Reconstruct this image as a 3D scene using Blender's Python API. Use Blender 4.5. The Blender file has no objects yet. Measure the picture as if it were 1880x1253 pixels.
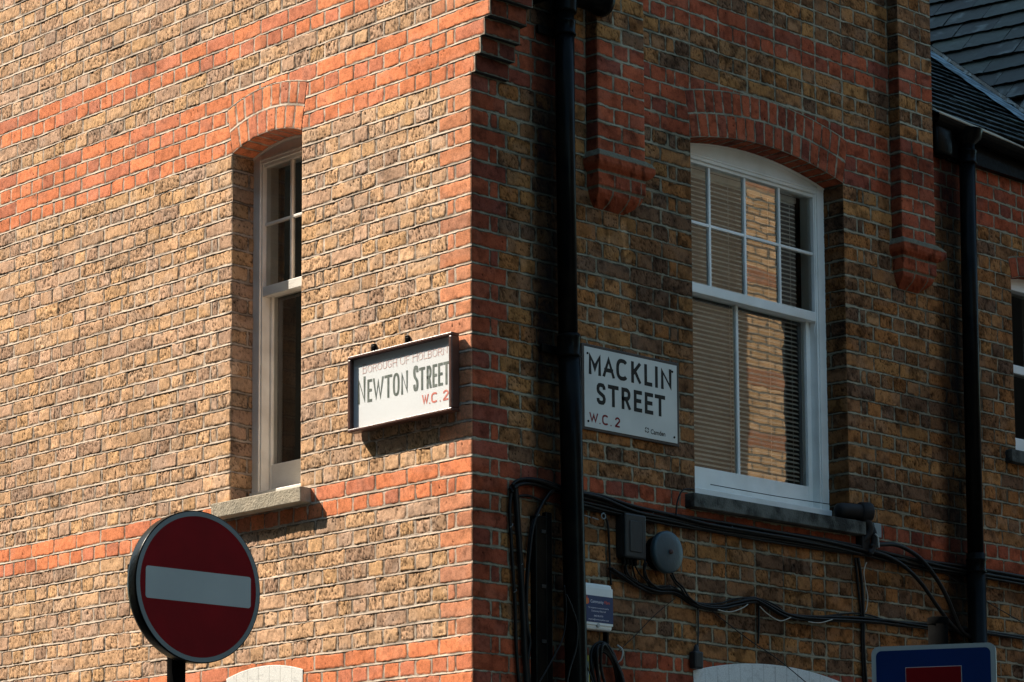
import bpy, bmesh, math, random
import numpy as np
from mathutils import Vector, Matrix, Quaternion
random.seed(7)
R_ = math.radians
sc = bpy.context.scene
COL = sc.collection

# ------------------------------------------------------------------ camera, sky, sun, exposure
cd = bpy.data.cameras.new('camera'); cam = bpy.data.objects.new('camera', cd); COL.objects.link(cam)
yaw, pit, rol = 0.80309476, 0.12555263, -0.00503739
fw = Vector((-math.sin(yaw)*math.cos(pit), math.cos(yaw)*math.cos(pit), math.sin(pit)))
rt = Vector((math.cos(yaw), math.sin(yaw), 0)); up = rt.cross(fw)
rr = rt*math.cos(rol)+up*math.sin(rol); uu_ = -rt*math.sin(rol)+up*math.cos(rol)
M = Matrix((rr, uu_, -fw)).transposed().to_4x4(); M.translation = Vector((9.2567, -8.6861, 1.63164))
cam.matrix_world = M
cd.sensor_width = 36; cd.lens = 5112.685/1880*36; cd.shift_y = 518.097/1880
cd.clip_start = .1; cd.clip_end = 600
sc.camera = cam

SUN = Vector((1.87, 1.0, -2.12))                    # the way the sunlight travels
w = bpy.data.worlds.new('World'); sc.world = w; w.use_nodes = True
nt = w.node_tree; bg = nt.nodes['Background']; bg.inputs[1].default_value = .15
sky = nt.nodes.new('ShaderNodeTexSky'); sky.sky_type = 'NISHITA'; sky.sun_disc = False
sky.sun_elevation = math.atan2(2.12, math.hypot(1.87, 1)); sky.sun_rotation = math.atan2(-1.87, -1.0)
tn = nt.nodes.new('ShaderNodeVectorMath'); tn.operation = 'MULTIPLY'; tn.inputs[1].default_value = (.84, 1.04, .94)
nt.links.new(sky.outputs[0], tn.inputs[0]); nt.links.new(tn.outputs[0], bg.inputs[0])
sl = bpy.data.lights.new('sun', 'SUN'); sl.energy = 4.15; sl.angle = R_(.5); sl.color = (1, .90, .76)
so = bpy.data.objects.new('sun', sl); COL.objects.link(so); so.location = (-20, -12, 30)
so.rotation_euler = SUN.to_track_quat('-Z', 'Y').to_euler()
sc.view_settings.view_transform = 'Standard'; sc.view_settings.look = 'None'
sc.view_settings.exposure = 1.3; sc.view_settings.gamma = 1
try:
    sc.cycles.max_bounces = 8; sc.cycles.transparent_max_bounces = 12
except Exception: pass

# ------------------------------------------------------------------ helpers
def tag(o, label=None, cat=None, group=None, kind=None):
    if label: o['label'] = label
    if cat: o['category'] = cat
    if group: o['group'] = group
    if kind: o['kind'] = kind
    return o
def thing(name, label, cat, loc=(0, 0, 0), group=None):
    o = bpy.data.objects.new(name, None); COL.objects.link(o); o.location = loc; o.empty_display_size = .2
    return tag(o, label, cat, group)
def link(name, me, mat, parent=None, smooth=False):
    o = bpy.data.objects.new(name, me); COL.objects.link(o)
    if mat is not None:
        for m_ in (mat if isinstance(mat, (list, tuple)) else [mat]): me.materials.append(m_)
    if smooth: me.polygons.foreach_set('use_smooth', [True]*len(me.polygons))
    if parent is not None:
        pass
        o.parent = parent
        p = Vector(parent.location)
        q = parent
        while q.parent is not None:
            q = q.parent; p = p+Vector(q.location)
        o.location = -p
        # all meshes are written in world coordinates: the offset keeps them there
    return o
def PL(u, d, z): return (-u, -d, z)         # Newton Street face: u runs left from the corner, d out of the wall
def PR(u, d, z): return (d, u, z)           # Macklin Street face: u runs right from the corner
class MB:
    def __init__(s): s.v = []; s.f = []; s.m = []
    def quad(s, pts, m=0):
        n = len(s.v); s.v += [tuple(p) for p in pts]; s.f.append(tuple(range(n, n+len(pts)))); s.m.append(m)
    def box(s, P, u0, u1, d0, d1, z0, z1, m=0, bev=0.0):
        b = bmesh.new()
        vs = [b.verts.new(P(u, d, z)) for u in (u0, u1) for d in (d0, d1) for z in (z0, z1)]
        for idx in ((0, 1, 3, 2), (4, 6, 7, 5), (0, 4, 5, 1), (2, 3, 7, 6), (0, 2, 6, 4), (1, 5, 7, 3)):
            b.faces.new([vs[i] for i in idx])
        bmesh.ops.recalc_face_normals(b, faces=b.faces)
        if bev: bmesh.ops.bevel(b, geom=b.edges[:], offset=bev, segments=2, affect='EDGES', profile=.5)
        s.add(b, m)
    def add(s, b, m=0):
        n = len(s.v); b.verts.index_update()
        s.v += [tuple(v.co) for v in b.verts]
        for f in b.faces: s.f.append(tuple(n+v.index for v in f.verts)); s.m.append(m)
        b.free()
    def tube(s, pts, r, seg=10, m=0, caps=True):
        pts = [Vector(p) for p in pts]; rs = r if isinstance(r, (list, tuple)) else [r]*len(pts)
        n0 = len(s.v); N = None
        for i, p in enumerate(pts):
            t = (pts[min(i+1, len(pts)-1)]-pts[max(i-1, 0)]).normalized()
            if N is None:
                a = Vector((0, 0, 1)) if abs(t.z) < .9 else Vector((1, 0, 0)); N = (a-t*a.dot(t)).normalized()
            else: N = (N-t*N.dot(t)).normalized()
            B = t.cross(N)
            for k in range(seg):
                a = 2*math.pi*k/seg; s.v.append(tuple(p+(N*math.cos(a)+B*math.sin(a))*rs[i]))
        for i in range(len(pts)-1):
            for k in range(seg):
                a = n0+i*seg+k; b = n0+i*seg+(k+1) % seg
                s.f.append((a, b, b+seg, a+seg)); s.m.append(m)
        if caps:
            s.f.append(tuple(n0+k for k in range(seg))[::-1]); s.m.append(m)
            e = n0+(len(pts)-1)*seg; s.f.append(tuple(e+k for k in range(seg))); s.m.append(m)
    def lathe(s, O, A, prof, seg=48, m=0):
        O = Vector(O); A = Vector(A).normalized(); a = Vector((0, 0, 1)) if abs(A.z) < .9 else Vector((1, 0, 0))
        X = (a-A*a.dot(A)).normalized(); Y = A.cross(X); n0 = len(s.v)
        for h, r in prof:
            for k in range(seg):
                t = 2*math.pi*k/seg; s.v.append(tuple(O+A*h+(X*math.cos(t)+Y*math.sin(t))*max(r, 1e-4)))
        for i in range(len(prof)-1):
            for k in range(seg):
                a_ = n0+i*seg+k; b_ = n0+i*seg+(k+1) % seg
                s.f.append((a_, a_+seg, b_+seg, b_)); s.m.append(m)
    def build(s, name, mat, parent=None, smooth=False):
        me = bpy.data.meshes.new(name); me.from_pydata(s.v, [], s.f)
        if any(s.m): me.polygons.foreach_set('material_index', s.m)
        me.update()
        return link(name, me, mat, parent, smooth)
def spline(pts, n=8):
    P = [Vector(p) for p in pts]
    if len(P) < 3: return P
    out = []
    for i in range(len(P)-1):
        a = P[max(i-1, 0)]; b = P[i]; c = P[i+1]; d = P[min(i+2, len(P)-1)]
        for k in range(n):
            t = k/n
            out.append(.5*((2*b)+(c-a)*t+(2*a-5*b+4*c-d)*t*t+(3*b-a-3*c+d)*t**3))
    out.append(P[-1]); return out

# ------------------------------------------------------------------ materials
def mat(name, base=(.5, .5, .5), rough=.7, metal=0, spec=.5):
    m = bpy.data.materials.new(name); m.use_nodes = True; b = m.node_tree.nodes['Principled BSDF']
    b.inputs['Base Color'].default_value = (*base, 1); b.inputs['Roughness'].default_value = rough
    b.inputs['Metallic'].default_value = metal; b.inputs['Specular IOR Level'].default_value = spec
    return m
def N(m, t, **k):
    n = m.node_tree.nodes.new(t)
    for a, b in k.items(): setattr(n, a, b)
    return n
def lk(m, a, b): m.node_tree.links.new(a, b)
def worn(name, c1, c2, rough=.6, scale=8, bump=.1, bscale=60, spec=.4, detail=6, lo=.35, hi=.7):
    """two colours mixed by a noise, with a fine bump: paint, stone, render"""
    m = mat(name, c1, rough, spec=spec); b = m.node_tree.nodes['Principled BSDF']
    tc = N(m, 'ShaderNodeTexCoord'); n = N(m, 'ShaderNodeTexNoise'); n.inputs['Scale'].default_value = scale
    n.inputs['Detail'].default_value = detail; lk(m, tc.outputs['Object'], n.inputs['Vector'])
    r = N(m, 'ShaderNodeValToRGB'); r.color_ramp.elements[0].position = lo; r.color_ramp.elements[1].position = hi
    r.color_ramp.elements[0].color = (*c1, 1); r.color_ramp.elements[1].color = (*c2, 1)
    lk(m, n.outputs['Fac'], r.inputs[0]); lk(m, r.outputs[0], b.inputs['Base Color'])
    n2 = N(m, 'ShaderNodeTexNoise'); n2.inputs['Scale'].default_value = bscale; n2.inputs['Detail'].default_value = 4
    lk(m, tc.outputs['Object'], n2.inputs['Vector'])
    bp = N(m, 'ShaderNodeBump'); bp.inputs['Strength'].default_value = bump; bp.inputs['Distance'].default_value = .01
    lk(m, n2.outputs['Fac'], bp.inputs['Height']); lk(m, bp.outputs[0], b.inputs['Normal'])
    return m
def attr_mat(name, rough=.9, bump=.35, bscale=420, spec=.25, var=.22, vscale=160):
    m = mat(name, (.5, .5, .5), rough, spec=spec); b = m.node_tree.nodes['Principled BSDF']
    at = N(m, 'ShaderNodeAttribute', attribute_name='Col'); tc = N(m, 'ShaderNodeTexCoord')
    n = N(m, 'ShaderNodeTexNoise'); n.inputs['Scale'].default_value = vscale; n.inputs['Detail'].default_value = 5
    lk(m, tc.outputs['Object'], n.inputs['Vector'])
    mr = N(m, 'ShaderNodeMapRange'); mr.inputs[1].default_value = .25; mr.inputs[2].default_value = .75
    mr.inputs[3].default_value = 1-var; mr.inputs[4].default_value = 1+var; lk(m, n.outputs['Fac'], mr.inputs[0])
    vm = N(m, 'ShaderNodeVectorMath', operation='SCALE'); lk(m, at.outputs['Color'], vm.inputs[0]); lk(m, mr.outputs[0], vm.inputs['Scale'])
    lk(m, vm.outputs[0], b.inputs['Base Color'])
    n2 = N(m, 'ShaderNodeTexNoise'); n2.inputs['Scale'].default_value = bscale; n2.inputs['Detail'].default_value = 3
    lk(m, tc.outputs['Object'], n2.inputs['Vector'])
    bp = N(m, 'ShaderNodeBump'); bp.inputs['Strength'].default_value = bump; bp.inputs['Distance'].default_value = .003
    lk(m, n2.outputs['Fac'], bp.inputs['Height']); lk(m, bp.outputs[0], b.inputs['Normal'])
    return m
def brick_tex(name, c1, c2, mo, axis='x', scale=1.0, mort=.006):
    """plain brickwork for the walls beyond the picture"""
    m = mat(name, c1, .9, spec=.2); b = m.node_tree.nodes['Principled BSDF']
    tc = N(m, 'ShaderNodeTexCoord'); sp = N(m, 'ShaderNodeSeparateXYZ'); cb = N(m, 'ShaderNodeCombineXYZ')
    lk(m, tc.outputs['Object'], sp.inputs[0]); lk(m, sp.outputs[0 if axis == 'x' else 1], cb.inputs[0]); lk(m, sp.outputs[2], cb.inputs[1])
    t = N(m, 'ShaderNodeTexBrick'); t.inputs['Scale'].default_value = scale
    t.inputs['Brick Width'].default_value = .225; t.inputs['Row Height'].default_value = .08324; t.inputs['Mortar Size'].default_value = mort
    t.inputs['Color1'].default_value = (*c1, 1); t.inputs['Color2'].default_value = (*c2, 1); t.inputs['Mortar'].default_value = (*mo, 1)
    lk(m, cb.outputs[0], t.inputs['Vector'])
    n = N(m, 'ShaderNodeTexNoise'); n.inputs['Scale'].default_value = 9; n.inputs['Detail'].default_value = 8; lk(m, tc.outputs['Object'], n.inputs['Vector'])
    mr = N(m, 'ShaderNodeMapRange'); mr.inputs[3].default_value = .7; mr.inputs[4].default_value = 1.25; lk(m, n.outputs['Fac'], mr.inputs[0])
    vm = N(m, 'ShaderNodeVectorMath', operation='SCALE'); lk(m, t.outputs['Color'], vm.inputs[0]); lk(m, mr.outputs[0], vm.inputs['Scale'])
    lk(m, vm.outputs[0], b.inputs['Base Color'])
    bp = N(m, 'ShaderNodeBump'); bp.inputs['Strength'].default_value = .6; bp.inputs['Distance'].default_value = .006; bp.invert = True
    lk(m, t.outputs['Fac'], bp.inputs['Height']); lk(m, bp.outputs[0], b.inputs['Normal'])
    return m
def glass_mat(name, ior=1.6, wave=.25, wscale=6.0, tint=(.86, .9, .88)):
    m = bpy.data.materials.new(name); m.use_nodes = True; t = m.node_tree; t.nodes.remove(t.nodes['Principled BSDF'])
    out = t.nodes['Material Output']; tr = N(m, 'ShaderNodeBsdfTransparent'); tr.inputs[0].default_value = (*tint, 1)
    gl = N(m, 'ShaderNodeBsdfGlossy'); gl.inputs['Roughness'].default_value = .0
    fr = N(m, 'ShaderNodeFresnel'); fr.inputs[0].default_value = ior
    mx = N(m, 'ShaderNodeMixShader'); lk(m, fr.outputs[0], mx.inputs[0]); lk(m, tr.outputs[0], mx.inputs[1]); lk(m, gl.outputs[0], mx.inputs[2])
    tc = N(m, 'ShaderNodeTexCoord'); n = N(m, 'ShaderNodeTexNoise'); n.inputs['Scale'].default_value = wscale; n.inputs['Detail'].default_value = 1.5
    lk(m, tc.outputs['Object'], n.inputs['Vector'])
    bp = N(m, 'ShaderNodeBump'); bp.inputs['Strength'].default_value = wave; bp.inputs['Distance'].default_value = .003
    lk(m, n.outputs['Fac'], bp.inputs['Height']); lk(m, bp.outputs[0], gl.inputs['Normal'])
    lk(m, mx.outputs[0], out.inputs[0]); return m
M_brick = attr_mat('brickwork', spec=.06)
M_stone = worn('stone', (.40, .33, .24), (.27, .23, .17), .85, 14, .5, 90)
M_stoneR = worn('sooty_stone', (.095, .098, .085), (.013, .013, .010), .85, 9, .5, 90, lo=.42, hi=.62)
M_white = worn('white_joinery_paint', (.86, .86, .83), (.72, .72, .68), .45, 5, .12, 120)
M_cream = worn('aged_white_paint', (.80, .77, .71), (.64, .60, .54), .5, 7, .15, 140)
M_iron = worn('black_iron_paint', (.002, .0025, .003), (.008, .007, .0055), .28, 9, .10, 50, spec=.045)
M_post = worn('matt_black_post', (.003, .003, .003), (.006, .006, .006), .8, 12, .08, 70, spec=0)
M_post.node_tree.nodes['Principled BSDF'].inputs['IOR'].default_value = 1.02
M_cable = worn('black_cable_sheath', (.004, .004, .004), (.009, .009, .009), .45, 20, .05, 90, spec=.2)
M_plastic = worn('dark_grey_plastic', (.009, .011, .012), (.014, .016, .017), .55, 30, .05, 200)
M_dark = mat('dark_matte', (.02, .02, .02), .9)
M_glass = glass_mat('window_glass', 2.15, .05, 6, (.96, .97, .96))
M_glassL = glass_mat('old_window_glass', 1.22, .2, 6, (.6, .62, .6))
M_slate = attr_mat('slate', .6, .35, 90, .14, .25, 25)
M_lead = worn('lead_flashing', (.17, .25, .30), (.03, .05, .06), .45, 9, .3, 40, spec=.3, lo=.45, hi=.52)
M_road = worn('asphalt', (.05, .05, .05), (.035, .035, .035), .9, 30, .5, 300)
M_pave = brick_tex('paving_stone', (.26, .25, .23), (.22, .21, .2), (.1, .1, .1)); 
M_buffx = brick_tex('yellow_stock_brick', (.40, .29, .15), (.33, .24, .13), (.36, .31, .25))
M_buffy = brick_tex('sooty_shaded_brick', (.24, .12, .045), (.17, .085, .035), (.20, .17, .12), 'y')

# ------------------------------------------------------------------ brickwork as real relief
C = .08324; ZJ = 5.85                        # course height; the level the courses are counted down from
def zk(k): return ZJ-k*C
def hsh(a, b, s):
    n = (np.asarray(a, np.int64)*374761393+np.asarray(b, np.int64)*668265263+int(s)*1274126177) & 0xffffffff
    n = ((n ^ (n >> 13))*1103515245) & 0xffffffff; n = ((n ^ (n >> 15))*2246822519) & 0xffffffff; n = n ^ (n >> 16)
    return (n & 0xffffff)/float(0xffffff)
def vn(x, y, s):
    xi = np.floor(x).astype(np.int64); yi = np.floor(y).astype(np.int64); fx = x-xi; fy = y-yi
    fx = fx*fx*(3-2*fx); fy = fy*fy*(3-2*fy)
    a = hsh(xi, yi, s); b = hsh(xi+1, yi, s); c = hsh(xi, yi+1, s); d = hsh(xi+1, yi+1, s)
    return a+(b-a)*fx+(c-a)*fy+(a-b-c+d)*fx*fy
def fbm(x, y, s, o=3):
    t = 0; a = .5; q = 0
    for i in range(o): t = t+a*vn(x*2**i, y*2**i, s+i*7); q += a; a *= .5
    return t/q
def ss(a, b, x):
    t = np.clip((x-a)/(b-a), 0, 1); return t*t*(3-2*t)
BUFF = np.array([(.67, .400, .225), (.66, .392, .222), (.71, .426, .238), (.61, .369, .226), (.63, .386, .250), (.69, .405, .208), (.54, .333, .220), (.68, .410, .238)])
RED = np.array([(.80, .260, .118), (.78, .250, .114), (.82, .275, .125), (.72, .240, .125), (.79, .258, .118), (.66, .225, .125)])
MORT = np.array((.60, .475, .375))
DARKR = np.array([(.285, .127, .048), (.250, .111, .044), (.312, .142, .049), (.214, .099, .044), (.148, .077, .043), (.280, .112, .037)])  # palettes for the shaded face: sooty bricks, darkened further to hold the shade
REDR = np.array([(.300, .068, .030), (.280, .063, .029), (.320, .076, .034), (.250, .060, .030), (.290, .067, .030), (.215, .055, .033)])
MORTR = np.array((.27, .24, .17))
ROWS = np.array([0, .0026, .0048, .0066, .009, .0125, .019, .0265, .034, .042, .050, .058, .065, .0705, .0745, .0768, .0788, .0810])
def relief(lx, rx, tz, bz, bid, cls, x, y, seed, rough=1.0, dark=False, sj=.5):
    """height and colour at points: distances to the four sides of their brick, brick id, class"""
    hj = .0043
    w1 = (vn(x*55+bid*3.1, y*55, seed+1)-.5)*.0055*rough+(vn(x*17+bid, y*17, seed+51)-.5)*.004*rough+(fbm(x*5, y*5, seed+53, 2)-.58)*.0075*rough
    dx = np.minimum(lx, rx)-hj+w1*.8; dz = np.minimum(tz, bz)-.0052+w1
    r0 = .005+.013*hsh(bid, 11, seed)**3*rough
    cx = np.maximum(r0-dx, 0); cz = np.maximum(r0-dz, 0); both = (dx < r0) & (dz < r0)
    e = np.where(both, r0-np.hypot(cx, cz), np.minimum(dx, dz))
    red = cls > .5
    m = ss(-.0004, .0022, e)
    o1 = bid*7.31; rnd = lambda s: hsh(bid, s, seed)
    n1 = fbm(x*38+o1, y*46, seed+2, 3)-.5; n2 = vn(x*140+o1, y*150, seed+5)-.5
    ang = rnd(31)*3.14; xr = x*np.cos(ang)+y*np.sin(ang); yr = -x*np.sin(ang)+y*np.cos(ang)
    rid = 1-np.abs(2*fbm(xr*26+o1, yr*75, seed+9, 2)-1); crease = ss(.86, .99, rid)*(rnd(33) > .45)*(~red)
    amp = np.where(red, .35, 1.0)*rough
    n3 = vn(x*230+o1, y*240, seed+6)-.5
    hb = .0036+(rnd(3)-.5)*.003*amp+n1*.0034*amp+n2*.0017*amp+n3*.0012*amp-crease*.0034
    hb = hb+((rnd(41)-.5)*.05*np.clip(np.minimum(lx, .1)-.05, -.05, .05)+(rnd(42)-.5)*.05*(tz-.04))*amp
    hb = hb-.0030*(1-ss(0, .0055, e))*np.where(red, .55, 1.0)
    # pits
    pit = 0
    for q, (cs, pr_, s2) in enumerate(((.018, .22, 71), (.0105, .17, 83))):
        gx = x/cs+bid*.37; gy = y/cs; ix = np.floor(gx); iy = np.floor(gy)
        ox = .32+.36*hsh(ix, iy, seed+s2); oy = .32+.36*hsh(ix, iy, seed+s2+1)
        rr_ = (.13+.20*hsh(ix, iy, seed+s2+2)**1.5)
        on = hsh(ix, iy, seed+s2+3) < pr_*(.15+1.9*rnd(61)**1.6)*np.where(red, .10, 1.0)
        dd = np.hypot((gx-ix-ox), (gy-iy-oy)*1.15)
        pit = np.maximum(pit, on*ss(1.15, .45, dd/rr_)*(1 if q == 0 else .75))
    pit = pit*ss(.001, .006, e)
    hb = hb-pit*.0042
    # joints: struck, proud at the foot of each bed joint
    tj = np.where(tz < bz, .5+tz/.0104, .5-bz/.0104); tj = np.clip(tj, 0, 1)
    nb = fbm(x*22, y*22, seed+13, 2)
    bed = np.minimum(tz, bz) < .0056
    hm = np.where(bed, .0012+.0032*tj+(nb-.5)*.004, .0012+(nb-.5)*.002+sj*.0016)
    h = hm*(1-m)+hb*m
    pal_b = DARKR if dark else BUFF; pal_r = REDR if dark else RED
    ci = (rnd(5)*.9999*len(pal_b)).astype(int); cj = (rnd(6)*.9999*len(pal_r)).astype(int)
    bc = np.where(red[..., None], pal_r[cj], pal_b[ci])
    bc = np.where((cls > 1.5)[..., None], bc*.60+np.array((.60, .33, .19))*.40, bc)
    br = .86+.28*rnd(7)
    blot = fbm(x*19+o1, y*24, seed+17, 3); blot2 = fbm(x*60+o1, y*60, seed+19, 2)
    k1 = 1-np.where(red, .16, .20)*ss(.54, .76, blot)-.24*ss(.5, .8, blot2)+.10*ss(.5, .2, blot)
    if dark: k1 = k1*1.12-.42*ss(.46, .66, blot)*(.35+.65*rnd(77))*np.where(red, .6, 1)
    grey = ss(.52, .72, fbm(x*9+o1*.2, y*11, seed+23, 2))*np.where(red, .10, .20 if not dark else .16)
    lum = bc.mean(axis=-1, keepdims=True)*np.array((1.12, .97, .86)); bc = bc*(1-grey[..., None])+lum*grey[..., None]
    edge = (1-ss(.0005, .0085, e))*ss(.32, .58, fbm(x*30, y*30+3, seed+29, 2))
    k1 = k1*(1-.74*edge*np.where(red, .5, 1))*(1-.90*pit)*(1-.62*crease)
    bc = bc*(br*k1)[..., None]
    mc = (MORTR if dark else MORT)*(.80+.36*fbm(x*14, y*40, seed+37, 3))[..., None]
    # the joints' edges hold soot, the perpends more than the beds
    soot = ss(.45, .75, fbm(x*10, y*10+5, seed+43, 3))
    mc = mc*(1-np.where(bed, .42, .5)*soot)[..., None]
    line = (np.abs(e+.0006) < .0019)*ss(.30, .50, vn(x*30, y*30, seed+47))*np.where(bed, .55, 1)
    mc = mc*(1-.68*line)[..., None]
    mm = m[..., None]
    return h, bc*mm+mc*(1-mm)
class Patch:
    def __init__(s): s.V = []; s.F = []; s.Cc = []; s.n = 0
    def put(s, V, F, Cc):
        s.V.append(V); s.F.append(F+s.n); s.Cc.append(Cc); s.n += len(V)
    def grid(s, V, Cc, keep, want):
        """V (r,c,3) grid; keep (r-1,c-1) cells; want = the way the faces should look"""
        r, c, _ = V.shape; idx = np.arange(r*c).reshape(r, c)
        q = np.stack([idx[:-1, :-1], idx[1:, :-1], idx[1:, 1:], idx[:-1, 1:]], -1)
        n = np.cross(V[-1, 0]-V[0, 0], V[0, -1]-V[0, 0])
        if np.dot(n, want) < 0: q = q[..., ::-1]
        q = q[keep] if keep is not None else q.reshape(-1, 4)
        s.put(V.reshape(-1, 3), q.reshape(-1, 4), Cc.reshape(-1, 3))
    def build(s, name, mt, parent=None, smooth=True):
        V = np.concatenate(s.V); F = np.concatenate(s.F); Cc = np.concatenate(s.Cc)
        used = np.zeros(len(V), bool); used[F.ravel()] = True; mp = np.cumsum(used)-1; V = V[used]; Cc = Cc[used]; F = mp[F]
        me = bpy.data.meshes.new(name); me.vertices.add(len(V)); me.vertices.foreach_set('co', V.astype(np.float32).ravel())
        me.loops.add(F.size); me.loops.foreach_set('vertex_index', F.astype(np.int32).ravel())
        me.polygons.add(len(F)); me.polygons.foreach_set('loop_start', np.arange(0, F.size, 4, dtype=np.int32))
        try: me.polygons.foreach_set('loop_total', np.full(len(F), 4, np.int32))
        except Exception: pass
        if smooth: me.polygons.foreach_set('use_smooth', np.ones(len(F), bool))
        me.update(calc_edges=True); me.validate()
        a = me.color_attributes.new('Col', 'FLOAT_COLOR', 'POINT')
        a.data.foreach_set('color', np.concatenate([np.clip(Cc, .004, .9), np.ones((len(Cc), 1))], 1).astype(np.float32).ravel())
        return link(name, me, mt, parent)
def wall(P, O, U, Nn, cols, k0, k1, J, cls, hole=None, push=None, stain_shade=None, seed=1, dark=False, rough=1.0, arris=(), jit=.003, sj=.5, azr=None):
    """courses k0..k1-1 of brickwork on the plane O + u*U, facing Nn; J(k) gives the perpends"""
    O = np.array(O, float); U = np.array(U, float); Nn = np.array(Nn, float)
    cols = np.array(cols, float); nc = len(cols)
    ks = np.repeat(np.arange(k0, k1), len(ROWS)); r = np.tile(ROWS, k1-k0)
    ks = np.append(ks, k1-1); r = np.append(r, C); nr = len(ks)
    L = np.empty((nr, nc)); Rr = np.empty((nr, nc)); B = np.empty((nr, nc)); K = np.empty((nr, nc))
    for k in range(k0, k1):
        j = np.array(J(k), float); jj = j+(hsh(np.arange(len(j)), k, seed+3)-.5)*2*jit; jj[0] = j[0]; jj = np.where([any(abs(q-a_) < .001 for a_ in arris) for q in j], j, jj)
        i = np.clip(np.searchsorted(jj, cols, side='right'), 1, len(jj)-1)
        a = jj[i-1]; b = jj[i]; mid = .5*(j[i-1]+j[i]); cl = np.array([cls(k, q, w_) for q, w_ in zip(mid, b-a)], float)
        rows = np.where(ks == k)[0]
        zc_ = zk(k)-C/2; on = azr is None or azr[0] < zc_ < azr[1]
        na = np.zeros(nc); nb2 = np.zeros(nc)
        for q_ in arris:
            if on or abs(q_) < .001: na += np.abs(a-q_) < .006; nb2 += np.abs(b-q_) < .006
        L[rows] = cols-a+.016*(na > 0); Rr[rows] = b-cols+.016*(nb2 > 0); B[rows] = (k+400)*137+i; K[rows] = cl
    Z = zk(ks)-r; uu = np.broadcast_to(cols, (nr, nc)); zz = np.broadcast_to(Z[:, None], (nr, nc))
    tz = np.broadcast_to(r[:, None], (nr, nc)); bz = C-tz
    h, col = relief(L, Rr, tz, bz, B, K, uu, zz, seed, rough, dark, sj)
    fade = np.ones(nc)
    for a in arris: fade = fade*ss(0, .006, np.abs(cols-a))
    f2 = fade[None, :] if azr is None else np.where(((zz > azr[0]) & (zz < azr[1])) | ((np.abs(uu) < .02) & (zz < ZJ-.002)), fade[None, :], 1)
    h = h*f2
    wf = np.ones(nc)
    for a in arris: wf = wf*ss(0, .08, np.abs(cols-a))
    wz = ((fbm(uu*1.7, zz*1.5, seed+90, 2)-.5)*.012+(vn(uu*9, zz*11, seed+93)-.5)*.0030)*wf[None, :]
    if push is not None: h = np.where(push(uu, zz), -.022, h)
    if stain_shade is not None: col = col*np.clip(stain_shade(uu, zz, seed), .03, 1.6)[..., None]
    V = O[None, None]+uu[..., None]*U+Nn*h[..., None]; V = V.copy(); V[..., 2] = zz+wz
    keep = None
    if hole is not None:
        uc = .5*(cols[1:]+cols[:-1]); zc = .5*(Z[1:]+Z[:-1]); keep = ~hole(uc[None, :]+0*zc[:, None], zc[:, None]+0*uc[None, :])
    P.grid(V, col, keep, Nn)
def arange(a, b, st): n = max(2, int(round(abs(b-a)/st))+1); return np.linspace(a, b, n)
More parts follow.
